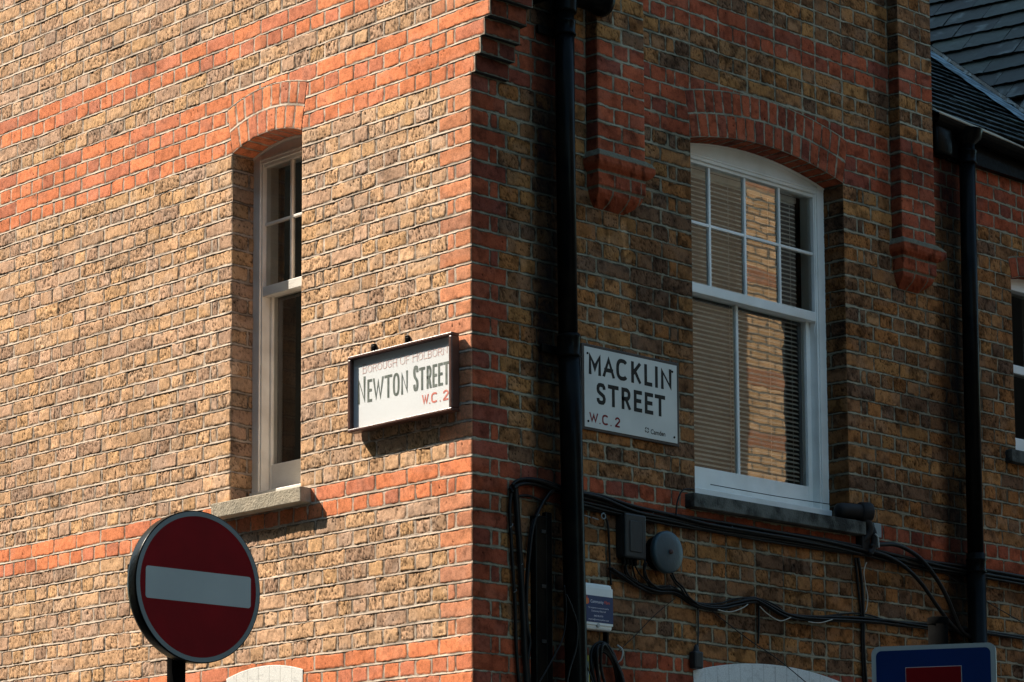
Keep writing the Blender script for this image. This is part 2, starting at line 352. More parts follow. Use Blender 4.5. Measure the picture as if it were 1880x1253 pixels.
class Arch:
    def __init__(s, uc, hw, crown, rise, T, he, n1, n2):
        s.uc = uc; s.R = (hw*hw+rise*rise)/(2*rise); s.zc = crown-s.R; s.T = T; s.hw = hw; s.crown = crown; s.rise = rise
        s.t1 = math.asin(hw/s.R); s.t2 = math.asin(min(.99, he/(s.R+T))); s.n1 = n1; s.n2 = n2; s.he = he
    def inside(s, u, z, mg=.0):
        rho = np.hypot(u-s.uc, z-s.zc)-s.R; a = np.arctan2(u-s.uc, z-s.zc); th = s.t1+(s.t2-s.t1)*np.clip(rho/s.T, 0, 1)
        return (rho > -.004) & (rho < s.T-mg) & (np.abs(a) < th-mg/(s.R+s.T))
    def under(s, u, z): return (np.abs(u-s.uc) < s.hw) & (z < s.zc+np.sqrt(np.maximum(s.R**2-(u-s.uc)**2, 0))+.03)
    def build(s, W, name, mt, parent, seed, dark=False, depth=.15, white=None, rings=2):
        P = Patch(); T = s.T
        nt_ = int(2*s.hw/.0042); tt = np.linspace(-1, 1, nt_+1)
        rho = np.unique(np.concatenate([np.arange(0, T, .0045), [T/rings-.003, T/rings, T/rings+.003, T-.003, T, T+.004]]))
        t2, r2 = np.meshgrid(tt, rho); th = s.t1+(s.t2-s.t1)*np.clip(r2/T, 0, 1); ang = t2*th; rad = s.R+r2
        ring = np.minimum((r2/(T/rings)).astype(int), rings-1) if rings > 1 else np.zeros_like(r2, int)
        nv = np.where(ring == 0, s.n1, s.n2); wv = 2*(s.R+r2)*th/nv
        q = (t2+1)/2*nv; i = np.clip(np.floor(q), 0, nv-1); lx = (q-i)*wv; rx = (i+1-q)*wv
        rb = T/rings; tz = np.where(ring == rings-1, T-r2, rb-r2); bz = r2-ring*rb
        tz = np.maximum(tz, -.004); bz = np.where(ring == 0, bz+.004, bz)
        B = ring*91+i+900
        u = s.uc+rad*np.sin(ang); z = s.zc+rad*np.cos(ang)
        # the perpend/bed roles swap: joints between bricks are radial
        h, col = relief(lx, rx, np.maximum(tz, 0), np.maximum(bz, 0), B, np.ones_like(lx), u, z, seed, .8, dark, .5)
        h = h+.0015; h[-1] = -.004; h[:, 0] = -.004; h[:, -1] = -.004
        if white is not None:
            n = fbm(u*14, z*14, seed, 3); h = h*.10+.0060; h[-1] = -.004
            col = np.array(white)*(.94+.09*n)[..., None]*(1-.14*ss(.6, .8, fbm(u*40, z*60, seed+5, 2)))[..., None]*(1-.30*(np.minimum(lx, rx) < .0022))[..., None]
            wb = (fbm(u*9, z*9, seed+8, 2)-.5)*.012
        V = np.empty(u.shape+(3,)); f = W(0, 1, 0); g = W(1, 0, 0)
        V[...] = np.array(g)*u[..., None]+np.array(f)*h[..., None]; V[..., 2] = z
        P.grid(V, col, None, np.array(f, float))
        # soffit
        dd = arange(.0, -depth, .007); t3, d3 = np.meshgrid(tt, dd); th = s.t1; a3 = t3*th
        q = (t3+1)/2*s.n1; i = np.clip(np.floor(q), 0, s.n1-1); wv = 2*s.R*th/s.n1; lx = (q-i)*wv; rx = (i+1-q)*wv
        u = s.uc+s.R*np.sin(a3); z = s.zc+s.R*np.cos(a3)
        h, col = relief(lx, rx, np.full_like(u, .05)+d3*0, np.maximum(.1+d3, .03), i+900, np.ones_like(u), u+9, d3, seed+4, .8, dark, .5)
        h = h*.6*ss(0, .01, -d3)
        rad = s.R-h; V = np.empty(u.shape+(3,))
        V[...] = np.array(g)*(s.uc+rad*np.sin(a3))[..., None]+np.array(f)*d3[..., None]; V[..., 2] = s.zc+rad*np.cos(a3)
        if white is not None: col = np.array(white)*.9+0*col
        P.grid(V, col, None, np.array((0, 0, -1.)))
        return P.build(name, mt, parent)

class Loft:
    """moulded brick corbel: rectangular outlines (u0,u1,depth) stacked down z, against the Macklin Street face"""
    def __init__(s, secs, seed, joints): s.secs = secs; s.seed = seed; s.j = joints
    def build(s, name, mt, parent):
        P = Patch(); secs = s.secs; rows = []
        for a, b in zip(secs[:-1], secs[1:]):
            n = max(1, int(math.dist(a[:4], b[:4])/.006))
            for i in range(n): rows.append([a[q]+(b[q]-a[q])*i/n for q in range(4)]+[a[4]])
        rows.append(list(secs[-1][:4])+[secs[-1][4]])
        ns, nf = 16, 60; V = []; Cc = []
        for (z, u0, u1, d, kind) in rows:
            pts = [(d*i/ns, u0) for i in range(ns)]+[(d, u0+(u1-u0)*i/nf) for i in range(nf)]+[(d-d*i/ns, u1) for i in range(ns+1)]
            V.append([(x, y, z) for x, y in pts]); 
        V = np.array(V); K = np.array([r[4] for r in rows]); z = V[..., 2]; al = V[..., 1]+V[..., 0]
        n = fbm(al*30, z*30, s.seed, 3)-.5; n2 = fbm(al*90, z*90, s.seed+3, 2)-.5
        V[..., 0] += (n*.008+n2*.004)*np.clip(V[..., 0]/.03, 0, 1); V[..., 1] += n*.003
        cell = np.searchsorted(np.array(s.j), V[..., 1]).astype(float)+K[:, None]*13
        pal = REDR[(hsh(cell, 3, s.seed)*.999*len(REDR)).astype(int)]
        col = pal*(1.0-.6*ss(.45, .75, n+.5)+.25*n2)[..., None]
        jd = np.min(np.abs(V[..., 1][..., None]-(np.array(s.j)+0*1)[None, None, :]), -1)
        mor = (K[:, None] < 0) | ((jd < .004) & (K[:, None] > 1))
        col = np.where(mor[..., None], MORTR*.55*(.7+.6*(n2+.5))[..., None], col)
        P.grid(V, col, None, np.array((1., 0, 0)))
        return P.build(name, mt, parent)

# ------------------------------------------------------------------ the corner building
bld = thing('brick_building', 'corner building of yellow stock brick banded in red, sunlit left face and shaded right', 'building', (-.3, .3, 0))
LW0, LW1 = 1.243, 1.803; RW0, RW1 = 1.527, 2.745
SL = [0, .225, .45, .675, .7875, 1.0125, LW0, 1.468, 1.65, LW1, 2.03, 2.253, 2.474, 2.699, 2.922, 3.144, 3.354, 3.571, 3.781, 4.0, 4.22, 4.44, 4.66, 4.9]
HL = [0, .1125, .16875]+[.16875+.1125*i for i in range(1, 9)]+[1.13, LW0, 1.355, 1.468, 1.58, 1.69, LW1, 1.915, 1.972]
for q in SL[10:]: HL += [q+.056, q+.168]
SR = [0, .225, .39, .61, .83, 1.068, 1.301, RW0, 1.75, 1.98, 2.2, 2.42, 2.60, RW1, 2.973, 3.199, 3.441, 3.66, 3.88, 4.10, 4.32, 4.54, 4.76, 4.98, 5.2]
HR = [0, .1125, .16875, .31, .42, .53, .65, .763, .878, .998, 1.119, 1.234, 1.35, 1.415, RW0, 1.64, 1.75, 1.86, 1.98, 2.09, 2.2, 2.31, 2.42, 2.53, 2.64, RW1, 2.857, 2.91]
for q in SR[14:]: HR += [q+.056-.0, q+.168]
HR = [q for q in HR if q < 5.2]
PK = {-1: .029, -2: .066, -3: .094, -4: .132}       # how far the corner corbel stands out, course by course
def pk(k): return 0 if k >= 0 else PK.get(k, .165)
SLc = [.2256*i for i in range(9)]+SL[10:]
HLc = [0, .1125, .1692]+[q+x for q in SLc[1:] for x in (.056, .168)]
def JL(k):
    j = list(SL if k % 2 == 0 else HL) if 0 <= k < 22 else list(SLc if k % 2 == 0 else HLc)
    if k < 0: j[0] = -pk(k)
    if k < -4 or k < 0 and k % 2: pass
    return j
SRc = SR[:8]+[1.749, 1.971, 2.193, 2.415, 2.526, 2.748]+SR[14:]
HRc = HR[:14]+[1.528, 1.64, 1.75, 1.86, 1.97, 2.08, 2.19, 2.30, 2.415, 2.526, 2.638, 2.75, 2.86]+HR[HR.index(2.91)+1:]
def JR(k):
    if 0 <= k < 22: return SR if k % 2 else HR
    return SRc if k % 2 else HRc
def red_band(k, top): return k in (22, 23) or 32 <= k <= 35 or -4 <= k <= -1 or k in top
def clsL(k, u, w_):
    if red_band(k, (-8, -7)): return 1
    return 2 if u < (.2 if k % 2 == 0 else .168) or (k < 0 and u < .23) else 0
def clsR(k, u, w_):
    if red_band(k, (-9, -8)): return 1
    return 1 if u < (.2 if k % 2 else .165) or (k < 0 and u < .3) else 0
aL = Arch(1.523, .281, 5.905, .052, .245, .328, 8, 9)
aR = Arch(2.136, .609, 5.932, .078, .248, .655, 17, 18)
bL = Arch(1.515, .285, 3.160-.245, .055*.9, .245, .302, 7, 7)
bR = Arch(2.110, .60, 3.193-.245, .075, .245, .622, 14, 14)
def hole_L(u, z):
    a = (u > LW0) & (u < LW1) & (z > zk(22)) & aL.under(u, z)
    k = np.floor((ZJ-z)/C); p = np.zeros_like(u)
    for q in range(-24, 0): p = np.where(k == q, pk(q), p)
    return a | (u < -p)
hole_R = lambda u, z: (u > RW0) & (u < RW1) & (z > zk(22)) & aR.under(u, z)
def cuts(a, b, st, at):
    c = list(arange(a, b, st))
    for q in at: c = [x for x in c if abs(x-q) > st*.45]+[q]
    return sorted(c)
def stainL(u, z, s):
    n = fbm(u*2.3, z*2.0, s+200, 3); t = 1.05-.12*ss(.5, .75, n)-.06*ss(.55, .7, fbm(u*7, z*6, s+210, 3))
    t = t*(1-.25*ss(.30, .0, np.abs(u-.35))*ss(5.6, 6.4, z)*fbm(u*8, z*8, s+3, 2))
    return t
def stain_shadeR(u, z, s):
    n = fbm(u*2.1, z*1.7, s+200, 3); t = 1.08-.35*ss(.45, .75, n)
    t = t*(1-.86*ss(.16, .04, np.abs(u-.49))*(.7+.5*fbm(u*5, z*2, s+2, 2)))          # shade down the side of the rainwater pipe, painted into the brick
    t = t*(1-.86*ss(.16, .05, np.abs(u-3.66))*(.7+.5*fbm(u*5, z*2, s+4, 2)))  # the same painted shade beside the far pipe
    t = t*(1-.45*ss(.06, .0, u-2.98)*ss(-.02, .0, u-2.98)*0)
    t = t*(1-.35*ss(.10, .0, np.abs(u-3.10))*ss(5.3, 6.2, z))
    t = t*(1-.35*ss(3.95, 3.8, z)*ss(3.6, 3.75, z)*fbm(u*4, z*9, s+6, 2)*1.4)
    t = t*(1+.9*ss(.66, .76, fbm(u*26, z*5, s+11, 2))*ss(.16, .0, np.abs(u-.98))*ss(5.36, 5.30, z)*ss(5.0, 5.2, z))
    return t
P = Patch()
wall(P, (0, 0, 0), (-1, 0, 0), (0, -1, 0), cuts(-.165, 4.62, .0042, [-.165, -.132, -.094, -.066, -.029, 0, LW0, LW1]), -20, 38, JL, clsL, hole_L,
     lambda u, z: aL.inside(u, z, .006) | bL.inside(u, z, .006), stainL, seed=11, arris=(0, LW0, LW1, -.165), azr=(zk(22), 5.87))
wL = P.build('wall', M_brick, bld); tag(wL, 'sunlit wall of yellow stock bricks with red bands')
P = Patch()
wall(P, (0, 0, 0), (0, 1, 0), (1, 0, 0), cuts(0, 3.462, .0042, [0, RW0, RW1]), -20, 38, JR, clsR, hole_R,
     lambda u, z: aR.inside(u, z, .006) | bR.inside(u, z, .006), stain_shadeR, seed=23, dark=True, arris=(0, RW0, RW1), azr=(zk(22), 5.87))
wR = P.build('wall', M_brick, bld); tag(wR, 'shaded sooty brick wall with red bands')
# reveals of the two windows
P = Patch(); jr = lambda k: ([0, .105, .21] if k % 2 else [0, .21]); c0 = lambda k, u, w_: 0
rev_shade = lambda u, z, s: .42+.25*fbm(u*9, z*9, s, 2)  # recess shade of the visible reveals, put into their brick colour
wall(P, (-LW1, 0, 0), (0, 1, 0), (1, 0, 0), arange(0, .150, .0045), 0, 22, jr, c0, None, None, rev_shade, seed=31, dark=False, arris=(0,))
P.build('window_reveal', M_brick, bld); P = Patch()
wall(P, (-LW0, 0, 0), (0, 1, 0), (-1, 0, 0), arange(0, .150, .0045), 0, 22, jr, c0, None, None, None, seed=33, dark=False, arris=(0,))
P.build('window_reveal', M_brick, bld)
P = Patch()
wall(P, (0, RW1, 0), (-1, 0, 0), (0, -1, 0), arange(0, .150, .0045), 0, 22, jr, c0, None, None, rev_shade, seed=35, dark=True, arris=(0,))
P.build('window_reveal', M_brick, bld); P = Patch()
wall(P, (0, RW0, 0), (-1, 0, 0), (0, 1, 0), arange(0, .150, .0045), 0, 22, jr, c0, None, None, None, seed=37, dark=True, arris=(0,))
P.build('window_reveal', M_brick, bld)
tag(aL.build(PL, 'window_arch', M_brick, bld, 41), 'sunlit arch of two rings of red brick')
tag(aR.build(PR, 'window_arch', M_brick, bld, 43, dark=True), 'shaded arch of two rings of red brick')
tag(bL.build(PL, 'painted_arch', M_brick, bld, 45, white=(.80, .78, .74), rings=1), 'white painted arch in sunlight')
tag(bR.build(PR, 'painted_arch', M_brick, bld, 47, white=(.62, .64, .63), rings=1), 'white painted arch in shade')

# corner corbel: courses that step out over Macklin Street
P = Patch()
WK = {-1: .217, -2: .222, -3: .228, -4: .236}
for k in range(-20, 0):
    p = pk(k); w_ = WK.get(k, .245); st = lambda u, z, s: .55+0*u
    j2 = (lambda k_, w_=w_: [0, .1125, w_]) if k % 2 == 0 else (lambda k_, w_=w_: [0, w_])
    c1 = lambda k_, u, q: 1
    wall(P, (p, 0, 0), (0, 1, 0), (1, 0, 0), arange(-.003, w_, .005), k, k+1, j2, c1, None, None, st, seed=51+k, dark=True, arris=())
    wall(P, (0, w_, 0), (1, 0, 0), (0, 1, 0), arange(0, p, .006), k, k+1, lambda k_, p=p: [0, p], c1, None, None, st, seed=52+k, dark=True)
    if k >= -5:
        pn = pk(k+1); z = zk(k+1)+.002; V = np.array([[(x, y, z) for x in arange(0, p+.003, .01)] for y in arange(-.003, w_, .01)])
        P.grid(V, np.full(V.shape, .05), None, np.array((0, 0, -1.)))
P.build('corner_corbel', M_brick, bld)

# pilasters with moulded feet
def pilaster(u0, u1, dp, seed, ov):
    P = Patch(); W_ = u1-u0; jp = lambda k: ([0, W_/2+.004, W_] if k % 2 else [0, W_/3, 2*W_/3, W_]); cp = lambda k, u, w_: 1 if (-4 <= k <= 4 or k in (-9, -8)) else 0
    def sp(u, z, s):
        n = fbm(u*4, z*3, s, 3); t = 1.15-.45*ss(.5, .8, n)
        return t
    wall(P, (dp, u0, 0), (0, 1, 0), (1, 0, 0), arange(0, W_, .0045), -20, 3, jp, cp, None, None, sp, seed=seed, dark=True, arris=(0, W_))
    dk = lambda u, z, s: .55+0*u  # shade on the pilaster's side faces, put into their brick colour
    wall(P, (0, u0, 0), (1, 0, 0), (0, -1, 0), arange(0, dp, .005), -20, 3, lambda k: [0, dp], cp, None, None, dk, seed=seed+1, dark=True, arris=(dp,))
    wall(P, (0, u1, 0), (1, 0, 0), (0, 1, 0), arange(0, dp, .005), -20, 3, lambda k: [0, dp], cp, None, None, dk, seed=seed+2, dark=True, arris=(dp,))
    o = P.build('pilaster', M_brick, bld)
    z = zk(3)
    secs = [(z+.024, u0-.002, u1+.002, dp+.003, -1), (z+.008, u0-.012, u1+ov*.6, dp+.022, -1), (z-.012, u0-.024, u1+ov, dp+.034, -1), (z-.018, u0-.024, u1+ov, dp+.032, 1),
            (z-.042, u0-.024, u1+ov, dp+.033, 1), (z-.060, u0-.018, u1+ov*.75, dp+.024, 1), (z-.074, u0-.006, u1+ov*.2, dp+.008, 1), (z-.080, u0-.003, u1, dp+.002, -2),
            (z-.090, u0, u1, dp, -2), (z-.093, u0, u1, dp+.004, 2), (z-.152, u0, u1, dp+.004, 2), (z-.157, u0+.004, u1-.004, dp-.004, -3), (z-.166, u0+.006, u1-.010, dp-.006, -3),
            (z-.170, u0+.008, u1-.012, dp-.004, 3), (z-.190, u0+.010, u1-.016, dp-.008, 3), (z-.212, u0+.018, u1-.030, dp-.026, 3), (z-.232, u0+.030, u1-.052, dp-.052, 3), (z-.249, u0+.045, u1-.080, .004, 3)]
    c = Loft(secs, seed+5, [u0+.11, u0+.225, u0+.30]).build('corbel', M_brick, o)
    return o
tag(pilaster(.770, 1.102, .08, 61, .042), 'pilaster beside the rainwater pipe')
tag(pilaster(3.155, 3.448, .075, 71, .055), 'pilaster at the far end of the wall')

# the rest of the building's mass, beyond the picture, raised to shade the slates
m = MB()
for q in (((-14, .004, 0), (-14, .004, 17), (-4.6, .004, 17), (-4.6, .004, 0)), ((-4.62, .004, 0), (-4.62, .004, zk(38)+.002), (0, .004, zk(38)+.002), (0, .004, 0)), ((-4.62, .004, zk(-20)-.002), (-4.62, .004, 17), (.165, .004, 17), (.165, .004, zk(-20)-.002)),
          ((-14, 9, 0), (-14, 9, 17), (-14, 0, 17), (-14, 0, 0))): m.quad(q)
m.build('wall', M_buffx, bld)
m = MB()
for q in (((-.004, 0, 0), (-.004, 0, zk(38)+.002), (-.004, 3.45, zk(38)+.002), (-.004, 3.45, 0)), ((.08, 0, zk(-20)-.002), (.08, 0, 17), (.08, 3.45, 17), (.08, 3.45, zk(-20)-.002)),
          ((0, 3.448, 5.2), (-.001, 3.448, 17), (-14, 3.448, 17), (-14, 3.448, 5.2))): m.quad(q)
m.build('wall', M_buffy, bld)
m = MB(); m.box(PR, 3.2, 3.7, -.20, -.03, 2.6, 6.4); m.build('backing', M_dark, bld)
m = MB(); m.box(lambda a, b, c: (a, b, c), -14.2, .3, -.25, 3.6, 17, 17.25); m.build('roof', M_slate if False else M_dark, bld)

# ------------------------------------------------------------------ sash windows
def joint_tilt(): pass
def sash_window(W, A, B, ap, cols_up, glassU, rows_z, low_bar, mt, label, blind, par, crown):
    win = MB()
    # boxed frame: two jambs, head, sill
    z0, z1 = 4.035, 5.835; ft = -.135; fi = -.26
    win.box(W, A, A+.056, fi, ft, z0, 5.86, bev=.003); win.box(W, B-.056, B, fi, ft, z0, 5.86, bev=.003)
    win.box(W, A+.056, B-.056, fi, ft-.004, 5.812, 5.842, bev=.002)
    win.box(W, A+.056, A+.066, -.20, ft-.010, z0, 5.812); win.box(W, B-.066, B-.056, -.20, ft-.010, z0, 5.812)
    par = tag(win.build('window', mt, bld), label); win = par
    # spandrel board under the arch
    b = MB(); n = 40; pts = []
    for i in range(n+1):
        u = A+(B-A)*i/n; pts.append((u, ap.zc+math.sqrt(max(0, ap.R**2-(u-ap.uc)**2))+.004))
    for i in range(n):
        (u, z), (u2, z2) = pts[i], pts[i+1]
        b.quad([W(u, -.143, 5.836), W(u2, -.143, 5.836), W(u2, -.143, z2), W(u, -.143, z)])
        # rounded bead against the brick soffit
    b.tube([W(u, -.138, z-.008) for u, z in pts], .009, 8)
    b.box(W, A, B, -.16, -.134, 5.828, 5.8405, bev=.002); b.box(W, A+.01, B-.01, -.16, -.1375, 5.8425, 5.8475)
    b.build('head_board', mt, par)
    # upper sash
    u = MB(); gA, gB = glassU; d0, d1 = -.185, -.150
    zt, zb = 5.795, 5.160
    u.box(W, A+.058, gA, d0, d1, 5.03+.07, 5.812, bev=.003); u.box(W, gB, B-.058, d0, d1, 5.03+.07, 5.812, bev=.003)
    u.box(W, gA, gB, d0, d1-.002, zt, 5.812, bev=.002); u.box(W, gA, gB, d0, d1+.002, 5.108, zb, bev=.003)
    for c in cols_up: u.box(W, c-.008, c+.008, d0+.004, d1-.008, zb, zt, bev=.003)
    for z in rows_z: u.box(W, gA, gB, d0+.006, d1-.0095, z-.008, z+.008, bev=.003)
    us = u.build('upper_sash', mt, par)
    for s_, e in ((A+.058, gA), (gB, B-.058)):       # horns
        h = bmesh.new(); prof = [(0, 5.108), (0, 5.050), (.012, 5.030), (.020, 5.028)]
        a = abs(e-s_)
        q = MB(); k = 10
        for i in range(k):
            f0, f1 = i/k, (i+1)/k
            w0 = a*(1-.35*math.sin(f0*1.5)); w1 = a*(1-.35*math.sin(f1*1.5))
            g = s_ if s_ < e and s_ < (A+B)/2 else e
            if g < (A+B)/2: r0, r1 = (A+.058, A+.058+w0), (A+.058, A+.058+w1)
            else: r0, r1 = (B-.058-w0, B-.058), (B-.058-w1, B-.058)
            za, zb_ = 5.100-.075*f0, 5.100-.075*f1; dd0 = d1-.002-.010*math.sin(f0*3.1); dd1 = d1-.002-.010*math.sin(f1*3.1)
            P8 = [W(r0[0], d0, za), W(r0[1], d0, za), W(r0[1], dd0, za), W(r0[0], dd0, za), W(r1[0], d0, zb_), W(r1[1], d0, zb_), W(r1[1], dd1, zb_), W(r1[0], dd1, zb_)]
            for f in ((3, 2, 6, 7), (0, 3, 7, 4), (1, 2, 6, 5)): q.quad([P8[j] for j in f])
            if i == k-1: q.quad([P8[j] for j in (4, 5, 6, 7)])
        q.build('horn', mt, par); h.free()
    l = MB(); e0, e1 = -.235, -.195; lgA, lgB = A+.085, B-.097 if blind else B-.083
    if blind: lgA = A+.090
    zB, zT = (4.212 if blind else 4.232), 5.112
    l.box(W, A+.06, lgA, e0, e1, 4.085, 5.13, bev=.003); l.box(W, lgB, B-.06, e0, e1, 4.085, 5.13, bev=.003)
    l.box(W, lgA, lgB, e0, e1-.002, 4.087, zB, bev=.003); l.box(W, lgA, lgB, e0, e1-.002, zT, 5.15, bev=.003)
    if low_bar: l.box(W, low_bar-.009, low_bar+.009, e0+.004, e1-.008, zB, zT, bev=.003)
    l.build('lower_sash', mt, par)
    s = MB(); s.box(W, A+.001, B-.001, -.26, -.118, 4.040, 4.083, bev=.004); s.build('sill_board', mt, par)
    tl = .0025
    g = MB(); g.quad([W(gA, -.1695, zb), W(gB, -.1718, zb), W(gB, -.1718, zt), W(gA, -.1695, zt)]); g.build('pane', M_glass if blind else M_glassL, par)
    g = MB(); g.quad([W(lgA, -.215, zB), W(lgB, -.2135, zB), W(lgB, -.2135, zT), W(lgA, -.215, zT)]); g.build('pane', M_glass if blind else M_glassL, par)
    return win
winL = sash_window(PL, LW0, LW1, aL, [1.523], (LW0+.062, LW1-.062), [5.492], None, M_cream, 'narrow sash window in the sunlit wall', False, None, 5.905)
winR = sash_window(PR, RW0, RW1, aR, [1.845, 2.123, 2.401], (RW0+.070, RW1-.072), [5.483], 2.098, M_white, 'wide sash window with a venetian blind', True, None, 5.932)
# stone sills
s = MB(); s.box(PL, 1.160, 1.872, -.14, .071, 3.941, 4.017, bev=.004); s.build('stone_sill', M_stone, winL)
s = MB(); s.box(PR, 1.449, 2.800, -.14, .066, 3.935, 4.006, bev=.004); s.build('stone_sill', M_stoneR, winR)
# venetian blind behind the wide window
M_slat = mat('blind_slat', (.92, .90, .85), .5); 
b = MB(); z = 5.80
while z > 4.13:
    n = 3
    for i in range(n):
        a0, a1 = i/n, (i+1)/n
        f = lambda a: (-.262-.0250*a+.0035*math.sin(a*math.pi), z-.0055-.0175*(1-a)+.002*math.sin(a*math.pi)+.0095)
        (d0, z0), (d1, z1) = f(a0), f(a1)
        sg = random.uniform(-.0006, .0006)
        b.quad([PR(RW0+.075, d0, z0+sg), PR(RW1-.09, d0, z0-sg), PR(RW1-.09, d1, z1-sg), PR(RW0+.075, d1, z1+sg)])
    z -= .0245
for u in (1.78, 2.10, 2.42, 2.60): b.tube([PR(u, -.258, 4.1), PR(u, -.258, 5.80)], .0012, 5)
b.box(PR, RW0+.07, RW1-.085, -.30, -.26, 5.78, 5.81)
b.build('blind', M_slat, winR)
# rooms behind the glass
M_room = mat('room_wall', (.16, .14, .12), .9)
M_curtain = mat('curtain', (.06, .055, .045), .9)
def room(W, A, B, par, ex):
    r = MB(); a, b_, c, d, e, f = A-ex, B+ex, -3.0, -.30, 3.6, 6.2
    r.quad([W(a, c, e), W(b_, c, e), W(b_, c, f), W(a, c, f)]); r.quad([W(a, c, e), W(a, d, e), W(a, d, f), W(a, c, f)]); r.quad([W(b_, c, e), W(b_, d, e), W(b_, d, f), W(b_, c, f)])
    r.quad([W(a, c, f), W(b_, c, f), W(b_, d, f), W(a, d, f)]); r.quad([W(a, c, e), W(b_, c, e), W(b_, d, e), W(a, d, e)])
    for (x0, x1, y0, y1) in ((a, A+.02, e, f), (B-.02, b_, e, f), (A+.02, B-.02, e, 4.10), (A+.02, B-.02, 5.85, f)):
        r.quad([W(x0, d, y0), W(x1, d, y0), W(x1, d, y1), W(x0, d, y1)])
    r.build('room', M_room, par)
room(PL, LW0, LW1, winL, .25); room(PR, RW0, RW1, winR, .25)
c = MB(); pts = [(LW1-.03-.16*i/40, -.33+.018*math.sin(i*1.1)) for i in range(41)]
for (u, d), (u2, d2) in zip(pts[:-1], pts[1:]): c.quad([PL(u, d, 4.1), PL(u2, d2, 4.1), PL(u2, d2, 5.82), PL(u, d, 5.82)])
c.build('curtain', M_curtain, winL, True)

# ------------------------------------------------------------------ the lower building next door
nb = thing('brick_house', 'lower brick building with a slate roof at the far right of the shaded wall', 'building', (-.3, 4.5, 0))
a3 = Arch(4.52, .27, 5.635, .045, .12, .30, 7, 7)
W3A, W3B = 4.25, 4.79
cls3 = lambda k, u, w_: 1 if (k in (22, 23) or 32 <= k <= 35 or -5 <= k <= -1) else 0
z3t = 4.575; k3t, k3b = 3, 15
P = Patch()
J3 = lambda k: [q for q in ([3.452]+[x for x in (SR if k % 2 else HR) if x > 3.5 and x < 5.1]+[5.2+(.225 if k % 2 else .1125)*i for i in range(6 if k % 2 else 12)])]
wall(P, (0, 0, 0), (0, 1, 0), (1, 0, 0), cuts(3.452, 6.4, .0045, [W3A, W3B]), -6, 38, J3, cls3,
     lambda u, z: (u > W3A) & (u < W3B) & (z > zk(15.3)) & (z < a3.zc+np.sqrt(np.maximum(a3.R**2-(u-4.52)**2, 0))+.02), lambda u, z: a3.inside(u, z, .006), stain_shadeR, seed=23, dark=True, arris=(W3A, W3B), azr=(4.5, 5.7))
tag(P.build('wall', M_brick, nb), 'shaded brick wall')
P = Patch(); wall(P, (0, W3B, 0), (-1, 0, 0), (0, -1, 0), arange(0, .12, .0045), 3, 16, jr, c0, None, None, rev_shade, seed=35, dark=True, arris=(0,))
P.build('window_reveal', M_brick, nb)
a3.build(PR, 'window_arch', M_brick, nb, 44, dark=True, rings=1)
w3 = MB(); w3.box(PR, W3A, W3A+.085, -.16, -.075, 4.6, 5.60, bev=.003); w3.box(PR, W3B-.05, W3B, -.16, -.06, 4.6, 5.60, bev=.003); w3.box(PR, W3A+.05, W3B-.05, -.16, -.062, 5.55, 5.66, bev=.003)
w3.box(PR, W3A+.05, W3B-.05, -.16, -.062, 4.6, 4.68, bev=.003); w3.box(PR, W3A+.05, W3B-.05, -.15, -.09, 5.07, 5.12, bev=.003)
wo = w3.build('window', M_white, nb)
g = MB(); g.quad([PR(W3A+.05, -.11, 4.68), PR(W3B-.05, -.11, 4.68), PR(W3B-.05, -.11, 5.55), PR(W3A+.05, -.11, 5.55)]); g.build('pane', M_glassL, wo)
room(PR, W3A, W3B, wo, .1)
g = MB(); g.box(PR, 4.145, 4.89, -.14, .05, 4.502, 4.576, bev=.004); g.build('stone_sill', M_stoneR, wo)
m = MB()
for q in (((0, 6.3, 0), (0, 6.3, 6.45), (0, 12, 6.45), (0, 12, 0)), ((-.004, 3.45, 0), (-.004, 3.45, zk(38)+.002), (-.004, 6.3, zk(38)+.002), (-.004, 6.3, 0)), ((-14, 12, 0), (-14, 12, 8), (0, 12, 6.4), (0, 12, 0))): m.quad(q)
m.build('wall', M_buffy, nb)

